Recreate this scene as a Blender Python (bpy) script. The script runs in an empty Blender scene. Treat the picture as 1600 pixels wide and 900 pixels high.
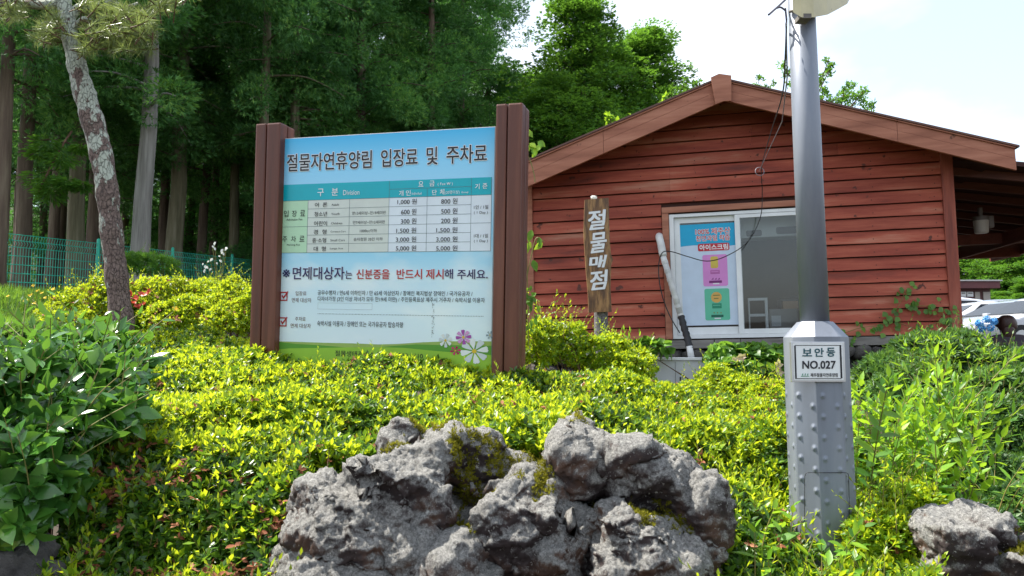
import bpy, math, random
import numpy as np
from mathutils import Matrix, Vector, Euler
R = math.radians
rng = np.random.default_rng(7)
random.seed(7)
scn = bpy.context.scene
col = scn.collection

# ------------------------------------------------------------------ camera
F = 1180.0; EYE = 1.6; PITCH = R(5.0)
cam = bpy.data.objects.new('camera', bpy.data.cameras.new('camera')); col.objects.link(cam)
cam.location = (0, 0, EYE); cam.rotation_euler = (R(90) + PITCH, 0, 0)
cam.data.sensor_width = 36; cam.data.lens = F / 1600 * 36
cam.data.clip_start = 0.05; cam.data.clip_end = 3000
scn.camera = cam
# ------------------------------------------------------------------ light
SUN_EL, SUN_AZ = R(60), math.atan2(-0.92, 0.40)          # direction to the sun: left and behind the scene
sd = Vector((math.cos(SUN_EL) * math.sin(SUN_AZ), math.cos(SUN_EL) * math.cos(SUN_AZ), math.sin(SUN_EL)))
sl = bpy.data.lights.new('sun', 'SUN'); sl.energy = 5.0; sl.angle = R(0.55); sl.color = (1.0, 0.95, 0.86)
so = bpy.data.objects.new('sun', sl); col.objects.link(so); so.location = sd * 60
so.rotation_euler = (-sd).to_track_quat('-Z', 'Y').to_euler()
w = bpy.data.worlds.new('World'); scn.world = w; w.use_nodes = True
nt = w.node_tree; nt.nodes.clear(); N = nt.nodes.new; LK = nt.links.new
out = N('ShaderNodeOutputWorld'); bg = N('ShaderNodeBackground'); bg.inputs[1].default_value = 0.145
sky = N('ShaderNodeTexSky'); sky.sky_type = 'NISHITA'; sky.sun_disc = False
sky.sun_elevation = SUN_EL; sky.sun_rotation = SUN_AZ; sky.dust_density = 2.0; sky.air_density = 1.0
tc = N('ShaderNodeTexCoord'); mp = N('ShaderNodeMapping'); mp.inputs['Scale'].default_value = (1.3, 1.3, 2.6)
nz = N('ShaderNodeTexNoise'); nz.inputs['Scale'].default_value = 1.7; nz.inputs['Detail'].default_value = 7; nz.inputs['Roughness'].default_value = 0.5
mr = N('ShaderNodeMapRange'); mr.inputs[1].default_value = 0.40; mr.inputs[2].default_value = 0.62; mr.inputs[3].default_value = 0.30; mr.inputs[4].default_value = 1.0
mx = N('ShaderNodeMix'); mx.data_type = 'RGBA'; mx.inputs[7].default_value = (4.2, 4.5, 4.8, 1)
LK(tc.outputs['Generated'], mp.inputs[0]); LK(mp.outputs[0], nz.inputs[0]); LK(nz.outputs[0], mr.inputs[0]); LK(mr.outputs[0], mx.inputs[0])
LK(sky.outputs[0], mx.inputs[6]); LK(mx.outputs[2], bg.inputs[0]); LK(bg.outputs[0], out.inputs[0])
scn.view_settings.view_transform = 'Standard'; scn.view_settings.look = 'None'; scn.view_settings.use_curve_mapping = False
scn.view_settings.exposure = 1.28; scn.view_settings.gamma = 1.0
scn.render.engine = 'CYCLES'
scn.cycles.max_bounces = 7; scn.cycles.transparent_max_bounces = 8; scn.cycles.transmission_bounces = 5; scn.cycles.caustics_reflective = False; scn.cycles.caustics_refractive = False

# ------------------------------------------------------------------ geometry helpers
cP, sP = math.cos(PITCH), math.sin(PITCH)
def ray(px, py):
    a = (px - 800) / F; v = -(py - 450) / F
    return np.array([a, cP - sP * v, sP + cP * v])
def P(px, py, Y):
    """world point seen at photo position (px,py) that stands Y metres ahead"""
    r = ray(px, py); return r / r[1] * Y + np.array([0, 0, EYE])
def pose(yaw, lean, roll, o):
    m = Matrix.Rotation(R(yaw), 4, 'Z') @ Matrix.Rotation(R(lean), 4, 'X') @ Matrix.Rotation(R(roll), 4, 'Y')
    m.translation = Vector(o); return m
def plane_uv(M, px, py, v=0.0):
    """local (u, w) where the sight line meets the local plane depth = v of a thing posed by M"""
    Mi = M.inverted(); o = Mi @ Vector((0, 0, EYE)); d = (Mi.to_3x3() @ Vector(ray(px, py)))
    t = (v - o.y) / d.y; q = o + d * t
    return q.x, q.z
XF = {}
def tag(o, label=None, cat=None, group=None, kind=None):
    if label: o['label'] = label
    if cat: o['category'] = cat
    if group: o['group'] = group
    if kind: o['kind'] = kind
    return o
def thing(name, label, cat, loc=(0, 0, 0), mat=None, group=None):
    o = bpy.data.objects.new(name, None); col.objects.link(o); o.empty_display_size = 0.2
    m = mat if mat is not None else Matrix.Translation(Vector(loc))
    o.matrix_world = m; XF[o.name] = m.copy()
    return tag(o, label, cat, group)
def mk(name, V, Fc, mats, parent=None, mi=None, smooth=False, world=False):
    """one mesh object. world=True: V in world coordinates, moved to the parent's frame (or to a base origin)"""
    V = np.asarray(V, float).reshape(-1, 3)
    loc = None
    if world:
        if parent is not None:
            Mi = np.array(XF[parent.name].inverted()); V = V @ Mi[:3, :3].T + Mi[:3, 3]
        else:
            loc = np.array([V[:, 0].mean(), V[:, 1].mean(), V[:, 2].min()]); V = V - loc
    me = bpy.data.meshes.new(name)
    if isinstance(Fc, np.ndarray):
        n, k = Fc.shape
        me.vertices.add(len(V)); me.vertices.foreach_set('co', V.astype(np.float32).ravel())
        me.loops.add(n * k); me.loops.foreach_set('vertex_index', Fc.astype(np.int32).ravel())
        me.polygons.add(n); me.polygons.foreach_set('loop_start', np.arange(0, n * k, k, dtype=np.int32))
        me.update(calc_edges=True)
    else:
        me.from_pydata([tuple(v) for v in V], [], [tuple(f) for f in Fc])
    if not isinstance(mats, (list, tuple)): mats = [mats]
    for m in mats: me.materials.append(m)
    if mi is not None: me.polygons.foreach_set('material_index', np.asarray(mi, np.int32))
    if smooth: me.polygons.foreach_set('use_smooth', np.ones(len(me.polygons), bool))
    me.update()
    o = bpy.data.objects.new(name, me); col.objects.link(o)
    if parent is not None:
        o.parent = parent
        XF[o.name] = XF[parent.name]
    elif loc is not None:
        o.location = loc
    if parent is None: XF[o.name] = Matrix.Translation(Vector(loc)) if loc is not None else Matrix.Identity(4)
    return o
class MB:
    """collects pieces for one mesh"""
    def __init__(s): s.V = []; s.F = []; s.M = []
    def add(s, V, Fc, m=0):
        b = len(s.V); s.V += [tuple(map(float, v)) for v in V]; s.F += [tuple(int(i) + b for i in f) for f in Fc]; s.M += [m] * len(Fc)
    def box(s, a, b, m=0, M=None, bev=0.0):
        (x0, y0, z0), (x1, y1, z1) = a, b
        if x0 > x1: x0, x1 = x1, x0
        if y0 > y1: y0, y1 = y1, y0
        if z0 > z1: z0, z1 = z1, z0
        if bev > 0:
            bm = bmesh_box((x0, y0, z0), (x1, y1, z1), bev); V, Fc = bm
        else:
            V = [(x0,y0,z0),(x1,y0,z0),(x1,y1,z0),(x0,y1,z0),(x0,y0,z1),(x1,y0,z1),(x1,y1,z1),(x0,y1,z1)]
            Fc = [(0,3,2,1),(4,5,6,7),(0,1,5,4),(1,2,6,5),(2,3,7,6),(3,0,4,7)]
        if M is not None: V = [tuple(M @ Vector(v)) for v in V]
        s.add(V, Fc, m)
    def prism(s, poly, y0, y1, m=0):
        """polygon in the x,z plane extruded along y"""
        n = len(poly); V = [(x, y0, z) for x, z in poly] + [(x, y1, z) for x, z in poly]
        Fc = [tuple(range(n)), tuple(range(2 * n - 1, n - 1, -1))] + [(i, i + n, (i + 1) % n + n, (i + 1) % n) for i in range(n)]
        s.add(V, Fc, m)
    def quad(s, u0, w0, u1, w1, y, m=0): s.add([(u0, y, w0), (u1, y, w0), (u1, y, w1), (u0, y, w1)], [(0, 1, 2, 3)], m)
    def tube(s, pts, rad, n=8, m=0, cap=True):
        V, Fc = tube(pts, rad, n, cap); s.add(V, Fc, m)
    def build(s, name, mats, parent=None, smooth=False, world=False): return mk(name, s.V, s.F, mats, parent, s.M, smooth, world)
def bmesh_box(a, b, bev):
    import bmesh
    bm = bmesh.new(); bmesh.ops.create_cube(bm, size=1.0)
    for v in bm.verts: v.co = Vector(((a[0]+b[0])/2 + v.co.x*(b[0]-a[0]), (a[1]+b[1])/2 + v.co.y*(b[1]-a[1]), (a[2]+b[2])/2 + v.co.z*(b[2]-a[2])))
    bmesh.ops.bevel(bm, geom=bm.edges[:], offset=bev, segments=2, affect='EDGES', profile=0.6)
    V = [tuple(v.co) for v in bm.verts]; bm.verts.index_update(); Fc = [[v.index for v in f.verts] for f in bm.faces]; bm.free()
    return V, Fc
def tube(pts, rad, n=8, cap=True):
    pts = [np.asarray(p, float) for p in pts]; k = len(pts)
    rad = [rad] * k if np.isscalar(rad) else list(rad)
    V = []; Fc = []; up = np.array([0.0, 0, 1])
    prev = None
    for i in range(k):
        d = pts[min(i + 1, k - 1)] - pts[max(i - 1, 0)]; d = d / (np.linalg.norm(d) + 1e-9)
        if prev is None:
            a = np.cross(d, up)
            if np.linalg.norm(a) < 0.05: a = np.cross(d, [1, 0, 0])
        else: a = prev - d * np.dot(prev, d)
        a = a / np.linalg.norm(a); b = np.cross(d, a); prev = a
        for j in range(n):
            t = 2 * math.pi * j / n; V.append(pts[i] + rad[i] * (math.cos(t) * a + math.sin(t) * b))
    for i in range(k - 1):
        for j in range(n): Fc.append((i*n+j, i*n+(j+1) % n, (i+1)*n+(j+1) % n, (i+1)*n+j))
    if cap: Fc.append(tuple(range(n))[::-1]); Fc.append(tuple((k-1)*n + j for j in range(n)))
    return V, Fc
def smooth_path(pts, sub=6):
    pts = np.array(pts, float); n = len(pts); o = []
    for i in range(n - 1):
        p0, p1, p2, p3 = pts[max(i-1, 0)], pts[i], pts[i+1], pts[min(i+2, n-1)]
        for k in range(sub):
            t = k / sub; o.append(0.5*((2*p1)+(-p0+p2)*t+(2*p0-5*p1+4*p2-p3)*t*t+(-p0+3*p1-3*p2+p3)*t**3))
    o.append(pts[-1]); return o
def unit(a): return a / (np.linalg.norm(a, axis=-1, keepdims=True) + 1e-9)
# leaf shapes: (along, across, lift), faces as triangles
LEAF4 = (np.array([[0,0,0],[.5,-.5,.12],[1,0,0],[.5,.5,.12]]), np.array([[0,1,2],[0,2,3]]))
LEAF6 = (np.array([[0,0,0],[.28,-.42,.10],[.65,-.36,.10],[1,0,-.05],[.65,.36,.10],[.28,.42,.10],[.45,0,0]]), np.array([[0,1,6],[1,2,6],[2,3,6],[3,4,6],[4,5,6],[5,0,6]]))
LEAFB = (np.array([[0,0,0],[.14,-.27,.05],[.38,-.47,.10],[.66,-.36,.08],[.88,-.13,.0],[1,0,-.08],[.88,.13,.0],[.66,.36,.08],[.38,.47,.10],[.14,.27,.05],[.2,0,0],[.5,0,.015],[.8,0,-.02]]),
         np.array([[0,1,10],[1,2,10],[2,11,10],[2,3,11],[3,12,11],[3,4,12],[4,5,12],[5,6,12],[6,7,12],[7,11,12],[7,8,11],[8,10,11],[8,9,10],[9,0,10]]))
NEEDLE = (np.array([[0,-.5,0],[0,.5,0],[1,0,0]]), np.array([[0,1,2]]))
def leaves(B, D, U, L, W, shape=LEAF4):
    """leaf at each base B along D with upper side U -> verts, faces"""
    T, Fc = shape; n = len(B); k = len(T)
    D = unit(D); S = unit(np.cross(D, U)); Nn = np.cross(S, D)
    L = np.broadcast_to(L, (n,))[:, None, None]; W = np.broadcast_to(W, (n,))[:, None, None]
    V = B[:, None, :] + D[:, None, :] * (T[None, :, 0:1] * L) + S[:, None, :] * (T[None, :, 1:2] * W) + Nn[:, None, :] * (T[None, :, 2:3] * W)
    FF = (Fc[None] + (np.arange(n) * k)[:, None, None]).reshape(-1, 3)
    return V.reshape(-1, 3), FF
def rosettes(C, A, m, L, W, a0=25, a1=75, shape=LEAF4, r=rng):
    """m leaves round each centre C about axis A"""
    n = len(C); A = unit(A); ref = unit(r.normal(size=(n, 3))); X = unit(np.cross(A, ref)); Yv = np.cross(A, X)
    C2 = np.repeat(C, m, 0); A2 = np.repeat(A, m, 0); X2 = np.repeat(X, m, 0); Y2 = np.repeat(Yv, m, 0)
    ph = np.tile(np.arange(m) * 2.399, n) + r.uniform(-.3, .3, n * m)
    al = np.radians(r.uniform(a0, a1, n * m))
    rad = np.cos(ph)[:, None] * X2 + np.sin(ph)[:, None] * Y2
    D = A2 * np.cos(al)[:, None] + rad * np.sin(al)[:, None]
    U = A2 * np.sin(al)[:, None] - rad * np.cos(al)[:, None] + r.normal(scale=.25, size=(n * m, 3))
    s = r.uniform(.65, 1.15, n * m) * np.repeat(r.uniform(.8, 1.2, n), m)
    return leaves(C2, D, U, L * s, W * s, shape), np.repeat(np.arange(n), m)
def merge(parts):
    Vs, Fs, b = [], [], 0
    for V, Fc in parts: Vs.append(V); Fs.append(Fc + b); b += len(V)
    return np.concatenate(Vs), np.concatenate(Fs)
def vnoise(x, y, s=1.0, seed=0):
    """cheap smooth 2-d noise about 0"""
    r = np.random.default_rng(seed); o = 0
    for k in range(6):
        a = r.uniform(0, 6.28); f = s * r.uniform(.6, 1.7) * (1 + k * .5); o = o + np.sin((x * math.cos(a) + y * math.sin(a)) * f + r.uniform(0, 6.28)) / (1 + k * .6)
    return o / 2.6

# ------------------------------------------------------------------ materials
def base_mat(name):
    m = bpy.data.materials.new(name); m.use_nodes = True; t = m.node_tree; t.nodes.clear()
    o = t.nodes.new('ShaderNodeOutputMaterial'); b = t.nodes.new('ShaderNodeBsdfPrincipled'); t.links.new(b.outputs[0], o.inputs[0])
    return m, t, b, o
def ramp(t, cols):
    r = t.nodes.new('ShaderNodeValToRGB'); e = r.color_ramp.elements
    while len(e) > 1: e.remove(e[-1])
    for i, (p, c) in enumerate(cols):
        x = e[0] if i == 0 else e.new(p); x.position = p; x.color = (*c, 1)
    return r
def surf(name, cols, scale=(4, 4, 4), detail=6, rough=.6, rrange=.15, bump=.0, bscale=None, metal=0, spec=.4, dist=0.01, rgh=.6, coat=0, speck=None, island=0):
    m, t, b, o = base_mat(name); n = t.nodes.new; l = t.links.new
    tc = n('ShaderNodeTexCoord'); mp = n('ShaderNodeMapping'); mp.inputs['Scale'].default_value = scale
    nz = n('ShaderNodeTexNoise'); nz.inputs['Scale'].default_value = 1; nz.inputs['Detail'].default_value = detail; nz.inputs['Roughness'].default_value = rgh
    l(tc.outputs['Object'], mp.inputs[0]); l(mp.outputs[0], nz.inputs[0])
    r = ramp(t, cols); l(nz.outputs[0], r.inputs[0])
    src = r.outputs[0]
    if speck:                                      # (scale, threshold, colour): spots of another colour
        v = n('ShaderNodeTexNoise'); v.inputs['Scale'].default_value = speck[0]; v.inputs['Detail'].default_value = 3
        l(tc.outputs['Object'], v.inputs[0]); q = n('ShaderNodeMapRange'); q.inputs[1].default_value = speck[1]; q.inputs[2].default_value = speck[1] + .04
        l(v.outputs[0], q.inputs[0]); x = n('ShaderNodeMix'); x.data_type = 'RGBA'; x.inputs[7].default_value = (*speck[2], 1)
        l(q.outputs[0], x.inputs[0]); l(src, x.inputs[6]); src = x.outputs[2]
    if island:
        gi = n('ShaderNodeNewGeometry'); mi_ = n('ShaderNodeMapRange'); mi_.inputs[3].default_value = 1 - island; mi_.inputs[4].default_value = 1 + island * .6; l(gi.outputs['Random Per Island'], mi_.inputs[0])
        xi = n('ShaderNodeMix'); xi.data_type = 'RGBA'; xi.blend_type = 'MULTIPLY'; xi.inputs[0].default_value = 1; l(src, xi.inputs[6]); l(mi_.outputs[0], xi.inputs[7]); src = xi.outputs[2]
    l(src, b.inputs['Base Color'])
    q = n('ShaderNodeMapRange'); q.inputs[3].default_value = rough - rrange; q.inputs[4].default_value = rough + rrange; l(nz.outputs[0], q.inputs[0]); l(q.outputs[0], b.inputs['Roughness'])
    b.inputs['Metallic'].default_value = metal; b.inputs['Specular IOR Level'].default_value = spec; b.inputs['Coat Weight'].default_value = coat
    if bump:
        bp = n('ShaderNodeBump'); bp.inputs['Strength'].default_value = bump; bp.inputs['Distance'].default_value = dist
        z = nz
        if bscale:
            m2 = n('ShaderNodeMapping'); m2.inputs['Scale'].default_value = bscale; z = n('ShaderNodeTexNoise'); z.inputs['Scale'].default_value = 1; z.inputs['Detail'].default_value = 8; z.inputs['Roughness'].default_value = .65
            l(tc.outputs['Object'], m2.inputs[0]); l(m2.outputs[0], z.inputs[0])
        l(z.outputs[0], bp.inputs['Height']); l(bp.outputs[0], b.inputs['Normal'])
    return m
def flat(name, c, rough=.5, metal=0, spec=.4):
    c2 = tuple(x * .9 for x in c); return surf(name, [(.3, c2), (.7, c)], (6, 6, 6), 4, rough, .06, metal=metal, spec=spec)
def leafmat(name, cols, trans=(.35, .5, .05), tf=.4, rough=.42, spec=.45, clump=2.5, cw=.5):
    m, t, b, o = base_mat(name); n = t.nodes.new; l = t.links.new
    g = n('ShaderNodeNewGeometry'); tc = n('ShaderNodeTexCoord'); nz = n('ShaderNodeTexNoise'); nz.inputs['Scale'].default_value = clump; nz.inputs['Detail'].default_value = 4
    l(tc.outputs['Object'], nz.inputs[0])
    q = n('ShaderNodeMapRange'); q.inputs[1].default_value = .3; q.inputs[2].default_value = .7; l(nz.outputs[0], q.inputs[0])
    a = n('ShaderNodeMix'); a.data_type = 'FLOAT'; a.inputs[0].default_value = cw; l(g.outputs['Random Per Island'], a.inputs[2]); l(q.outputs[0], a.inputs[3])
    r = ramp(t, cols); l(a.outputs[0], r.inputs[0]); l(r.outputs[0], b.inputs['Base Color'])
    b.inputs['Roughness'].default_value = rough; b.inputs['Specular IOR Level'].default_value = spec
    tr = n('ShaderNodeBsdfTranslucent'); mu = n('ShaderNodeMix'); mu.data_type = 'RGBA'; mu.blend_type = 'MULTIPLY'; mu.inputs[0].default_value = 1
    sc = n('ShaderNodeMix'); sc.data_type = 'RGBA'; sc.inputs[0].default_value = .55; l(r.outputs[0], sc.inputs[6]); sc.inputs[7].default_value = (*trans, 1); l(sc.outputs[2], tr.inputs[0])
    ms = n('ShaderNodeMixShader'); ms.inputs[0].default_value = tf; l(b.outputs[0], ms.inputs[1]); l(tr.outputs[0], ms.inputs[2]); l(ms.outputs[0], o.inputs[0])
    return m
M_ground = surf('soil and litter', [(.3, (.022, .015, .010)), (.6, (.045, .032, .02)), (.8, (.035, .045, .015))], (3, 3, 3), 8, .9, bump=.5, bscale=(30, 30, 30))
M_asphalt = surf('asphalt', [(.3, (.045, .045, .047)), (.7, (.07, .07, .07))], (1, 1, 1), 8, .85, bump=.3, bscale=(120, 120, 120))
M_azalea = leafmat('azalea leaf', [(.15, (.026, .095, .008)), (.38, (.075, .20, .010)), (.62, (.20, .35, .012)), (.88, (.45, .55, .04))], (.85, .90, .03), .5, rough=.38, clump=1.6, cw=.45)
M_azalea_low = leafmat('azalea leaf older and shaded', [(.1, (.015, .05, .007)), (.5, (.035, .10, .010)), (.9, (.10, .20, .015))], (.30, .50, .03), .35, rough=.35)
M_dead = leafmat('withered blossom', [(.2, (.10, .03, .012)), (.6, (.28, .10, .05)), (.9, (.48, .26, .14))], (.4, .2, .1), .25, rough=.7, spec=.2)
M_camellia = leafmat('camellia leaf', [(.1, (.022, .08, .016)), (.5, (.05, .155, .024)), (.8, (.09, .25, .03)), (.95, (.24, .34, .04))], (.28, .55, .05), .28, rough=.22, spec=.6, clump=3)
M_shoot = leafmat('young shoot leaf', [(.15, (.03, .11, .010)), (.45, (.09, .24, .015)), (.7, (.20, .38, .02)), (.92, (.38, .50, .03))], (.55, .8, .04), .45, rough=.4, clump=3)
M_herb = leafmat('mugwort leaf', [(.1, (.018, .055, .012)), (.5, (.045, .12, .022)), (.9, (.11, .22, .04))], (.25, .45, .05), .3, rough=.5, clump=3)
M_ivy = leafmat('creeper leaf', [(.1, (.04, .12, .015)), (.6, (.10, .24, .03)), (.9, (.20, .36, .04))], (.35, .6, .05), .35, rough=.45)
M_cedar = leafmat('cedar spray', [(.15, (.018, .065, .020)), (.4, (.048, .15, .042)), (.65, (.11, .28, .07)), (.9, (.24, .42, .07))], (.18, .46, .06), .36, rough=.6, spec=.3, clump=.7, cw=.55)
M_cedar2 = leafmat('bright conifer spray', [(.1, (.022, .075, .014)), (.45, (.055, .16, .022)), (.75, (.12, .28, .030)), (.95, (.26, .42, .04))], (.28, .55, .04), .38, rough=.55, spec=.3, clump=.9, cw=.55)
M_needle = leafmat('pine needle', [(.1, (.05, .085, .025)), (.5, (.14, .19, .05)), (.9, (.32, .38, .14))], (.4, .5, .12), .3, rough=.35, spec=.5)
M_petal = leafmat('white petal', [(.1, (.7, .72, .68)), (.9, (.85, .86, .82))], (.9, .9, .85), .3, rough=.5)
M_yellow = leafmat('yellow petal', [(.1, (.75, .50, .02)), (.9, (.85, .65, .05))], (.9, .7, .1), .3)
M_red = leafmat('red petal', [(.1, (.45, .04, .03)), (.9, (.75, .15, .08))], (.8, .2, .1), .3)
M_blue = leafmat('hydrangea petal', [(.1, (.05, .28, .62)), (.6, (.12, .45, .8)), (.95, (.6, .75, .85))], (.2, .5, .8), .25)
M_grass = leafmat('grass blade', [(.1, (.05, .14, .012)), (.6, (.13, .27, .03)), (.95, (.30, .42, .06))], (.4, .65, .06), .4, clump=1)
M_moss = leafmat('moss tuft', [(.1, (.06, .06, .008)), (.5, (.17, .16, .015)), (.9, (.36, .33, .03))], (.4, .4, .03), .25, rough=.8, spec=.1, clump=6)
M_twig = surf('twig bark', [(.3, (.06, .035, .02)), (.7, (.16, .09, .05))], (20, 20, 20), rough=.8)
M_stem = surf('green stem', [(.3, (.12, .16, .03)), (.7, (.22, .15, .05))], (20, 20, 20), rough=.6)
M_bark = surf('cedar bark', [(.25, (.05, .032, .022)), (.5, (.12, .085, .06)), (.75, (.20, .16, .11))], (9, 9, .9), 8, .9, bump=.8, bscale=(22, 22, 1.6), dist=.03)
M_bark_pale = surf('pale cedar bark', [(.25, (.13, .12, .105)), (.5, (.25, .24, .215)), (.75, (.38, .37, .34))], (16, 16, .8), 8, .9, bump=.9, bscale=(34, 34, 1.4), dist=.03)
M_bark_moss = surf('mossy cedar bark', [(.25, (.075, .065, .035)), (.5, (.15, .135, .08)), (.75, (.27, .24, .17))], (14, 14, .9), 8, .9, bump=.9, bscale=(30, 30, 1.4), dist=.03)
M_woodred = surf('red painted siding', [(.26, (.11, .022, .013)), (.42, (.28, .050, .028)), (.56, (.39, .092, .052)), (.72, (.50, .22, .145))], (.9, 9, 7), 9, .72, bump=.5, bscale=(2.5, 60, 70), dist=.006, speck=(9, .66, (.10, .03, .02)), island=.20)
M_woodtrim = surf('faded red trim', [(.25, (.20, .065, .035)), (.5, (.36, .14, .085)), (.8, (.50, .23, .15))], (1.4, 12, 12), 8, .7, bump=.4, bscale=(4, 50, 60), dist=.003, speck=(7, .71, (.09, .04, .025)))
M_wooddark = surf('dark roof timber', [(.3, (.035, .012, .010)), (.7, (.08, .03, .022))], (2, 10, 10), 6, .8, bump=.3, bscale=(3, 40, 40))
M_woodgrey = surf('weathered grey board', [(.3, (.12, .11, .10)), (.7, (.26, .24, .22))], (2, 20, 20), 8, .85, bump=.4, bscale=(4, 60, 60), dist=.004)
M_roof = surf('roof sheet', [(.3, (.10, .045, .035)), (.7, (.16, .08, .06))], (5, 5, 5), 6, .6)
M_post = surf('brown sign post wood', [(.25, (.055, .014, .007)), (.5, (.115, .031, .016)), (.78, (.20, .070, .042))], (14, 14, .9), 8, .5, bump=.35, bscale=(50, 50, 3), dist=.002, spec=.5)
M_white = surf('white window frame', [(.3, (.66, .67, .68)), (.7, (.80, .81, .82))], (3, 3, 3), 6, .4, speck=(14, .72, (.45, .42, .38)))
M_pole = surf('grey pole paint', [(.28, (.145, .160, .190)), (.5, (.20, .222, .265)), (.72, (.27, .285, .315))], (7, 7, 1.2), 9, .48, metal=.25, bump=.05, bscale=(60, 60, 60), dist=.001, speck=(38, .755, (.10, .10, .10)))
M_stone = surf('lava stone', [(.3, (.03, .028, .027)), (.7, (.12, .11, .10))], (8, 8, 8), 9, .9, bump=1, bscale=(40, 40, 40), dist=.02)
M_black = flat('black rubber', (.02, .02, .022), .5)
M_pvc = surf('white taped pipe', [(.3, (.50, .50, .49)), (.7, (.78, .78, .77))], (5, 5, 5), 6, .45, bump=.4, bscale=(20, 20, 90), dist=.003, speck=(20, .72, (.35, .28, .22)))
M_concrete = surf('dark concrete', [(.35, (.07, .07, .065)), (.65, (.22, .21, .20))], (60, 60, 60), 5, .9, bump=.6)
M_steel = flat('stainless edge', (.55, .56, .58), .3, .8)
M_green = flat('green fence paint', (.035, .52, .36), .4)

# ------------------------------------------------------------------ ground
ctrl = np.array([(-3,0,0),(0,0,0),(3,0,0),(-8,1,.1),(8,1,.1),(-3,2,.35),(0,2,.45),(3,2,.45),(-3,3,.85),(0,3,.85),(3,3,.8),(-3,5,1.15),(0,5,1.1),(3,5,1.0),
  (-6,7,1.6),(-3,7,1.45),(0,7,1.25),(2,8,1.2),(4,7.2,1.15),(6,8,1.15),(9,9,1.3),(-8,9,1.95),(-5,9,1.8),(-2,9.5,1.7),(1,11,1.6),(-9,13.4,2.55),(-6,14,2.6),(-3,15,2.5),(-7,19,2.85),
  (0,16,2.2),(5,14,1.7),(9,16,1.65),(12,20,1.62),(18,26,1.62),(12,30,1.62),(22,20,1.62),(30,40,1.62),(-30,60,12),(-60,50,12),(-12,66,11),(-45,70,15),(5,75,10),(-15,20,3.1),(-20,40,4),(0,30,2.9),(0,50,4),(20,60,2.2),(-40,10,3),(40,10,1.4),(-60,-40,0),(60,-40,0),(0,-20,0),(0,-80,0),(-90,90,16),(90,90,3),(0,120,12)])
def gz(x, y):
    x = np.asarray(x, float); y = np.asarray(y, float)
    d2 = (x[..., None] - ctrl[:, 0]) ** 2 + (y[..., None] - ctrl[:, 1]) ** 2
    wt = 1 / (d2 + .3) ** 2
    return (wt * ctrl[:, 2]).sum(-1) / wt.sum(-1)
def axis_pts(lo, a, b, hi, fine, n):
    return np.concatenate([lo + (a - lo) * (1 - np.linspace(1, 0, n, endpoint=False) ** 2), np.arange(a, b, fine), b + (hi - b) * np.linspace(0, 1, n) ** 2])
gx = axis_pts(-600, -16, 16, 600, .35, 26); gy = axis_pts(-400, -2, 32, 900, .35, 26)
GX, GY = np.meshgrid(gx, gy); GZ = gz(GX, GY) + .03 * vnoise(GX, GY, 3, 1)
V = np.stack([GX, GY, GZ], -1).reshape(-1, 3); nx, ny = len(gx), len(gy)
ii = (np.arange(ny - 1)[:, None] * nx + np.arange(nx - 1)[None]).ravel()
g = mk('ground', V, np.stack([ii, ii + 1, ii + 1 + nx, ii + nx], 1), M_ground, smooth=True); tag(g, kind='structure')
b = MB(); b.add([(5.5,17,1.2),(60,17,1.2),(60,58,1.6),(5.5,58,1.6),(5.5,17,1.57),(60,17,1.57),(60,58,2.88),(5.5,58,2.88)], [(0,3,2,1),(4,5,6,7),(0,1,5,4),(1,2,6,5),(2,3,7,6),(3,0,4,7)]); pk = b.build('parking_lot', M_asphalt); tag(pk, kind='structure')
lotz = lambda Y: 1.57 + .03195 * (Y - 17)
b = MB()
for X in np.arange(7, 40, 2.6): b.add([(X, 19.5, lotz(19.5) + .004), (X + .1, 19.5, lotz(19.5) + .004), (X + .1, 24.5, lotz(24.5) + .004), (X, 24.5, lotz(24.5) + .004)], [(0, 1, 2, 3)])
tag(b.build('parking_lines', flat('road paint', (.75, .75, .75), .7)), kind='structure')

# ------------------------------------------------------------------ lettering
_tc = {}
def glyphs(s, off=0.0, shear=0.0):
    k = (s, off, shear)
    if k not in _tc:
        c = bpy.data.curves.new('lettering', 'FONT'); c.body = s; c.resolution_u = 3; c.offset = off; c.shear = shear; c.fill_mode = 'FRONT'
        o = bpy.data.objects.new('lettering', c); me = bpy.data.meshes.new_from_object(o)
        v = np.zeros(len(me.vertices) * 3); me.vertices.foreach_get('co', v); v = v.reshape(-1, 3)[:, :2]
        f = [tuple(p.vertices) for p in me.polygons]
        bpy.data.objects.remove(o); bpy.data.meshes.remove(me); bpy.data.curves.remove(c); _tc[k] = (v, f)
    return _tc[k]
def write(mb, s, u0, u1, w0, w1, y, m=0, off=0.0, grow=0.0):
    """string s fitted into the local rectangle; off thickens the strokes, grow widens them further for an outline behind"""
    v, f = glyphs(s); lo, hi = v.min(0), v.max(0); sc = np.array([u1 - u0, w1 - w0]) / (hi - lo); rr_ = (off + grow) * min(sc); q = (v - lo) / (hi - lo)
    n = 1 if rr_ == 0 else (8 if grow else 4)
    rin = off * min(sc); U0, U1, W0, W1 = u0 + rin, u1 - rin, w0 + rin, w1 - rin
    for k in range(n):
        a = 2 * math.pi * (k + .5) / n; dx, dz = (rr_ * math.cos(a), rr_ * math.sin(a)) if rr_ else (0, 0)
        mb.add([(U0 + p * (U1 - U0) + dx, y - k * .00006, W0 + c * (W1 - W0) + dz) for p, c in q], f, m)
def disc(mb, cu, cw, ru, rw, y, m=0, n=18, a0=0):
    mb.add([(cu + ru * math.cos(a0 + 2*math.pi*i/n), y, cw + rw * math.sin(a0 + 2*math.pi*i/n)) for i in range(n)], [tuple(range(n))], m)
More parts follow.
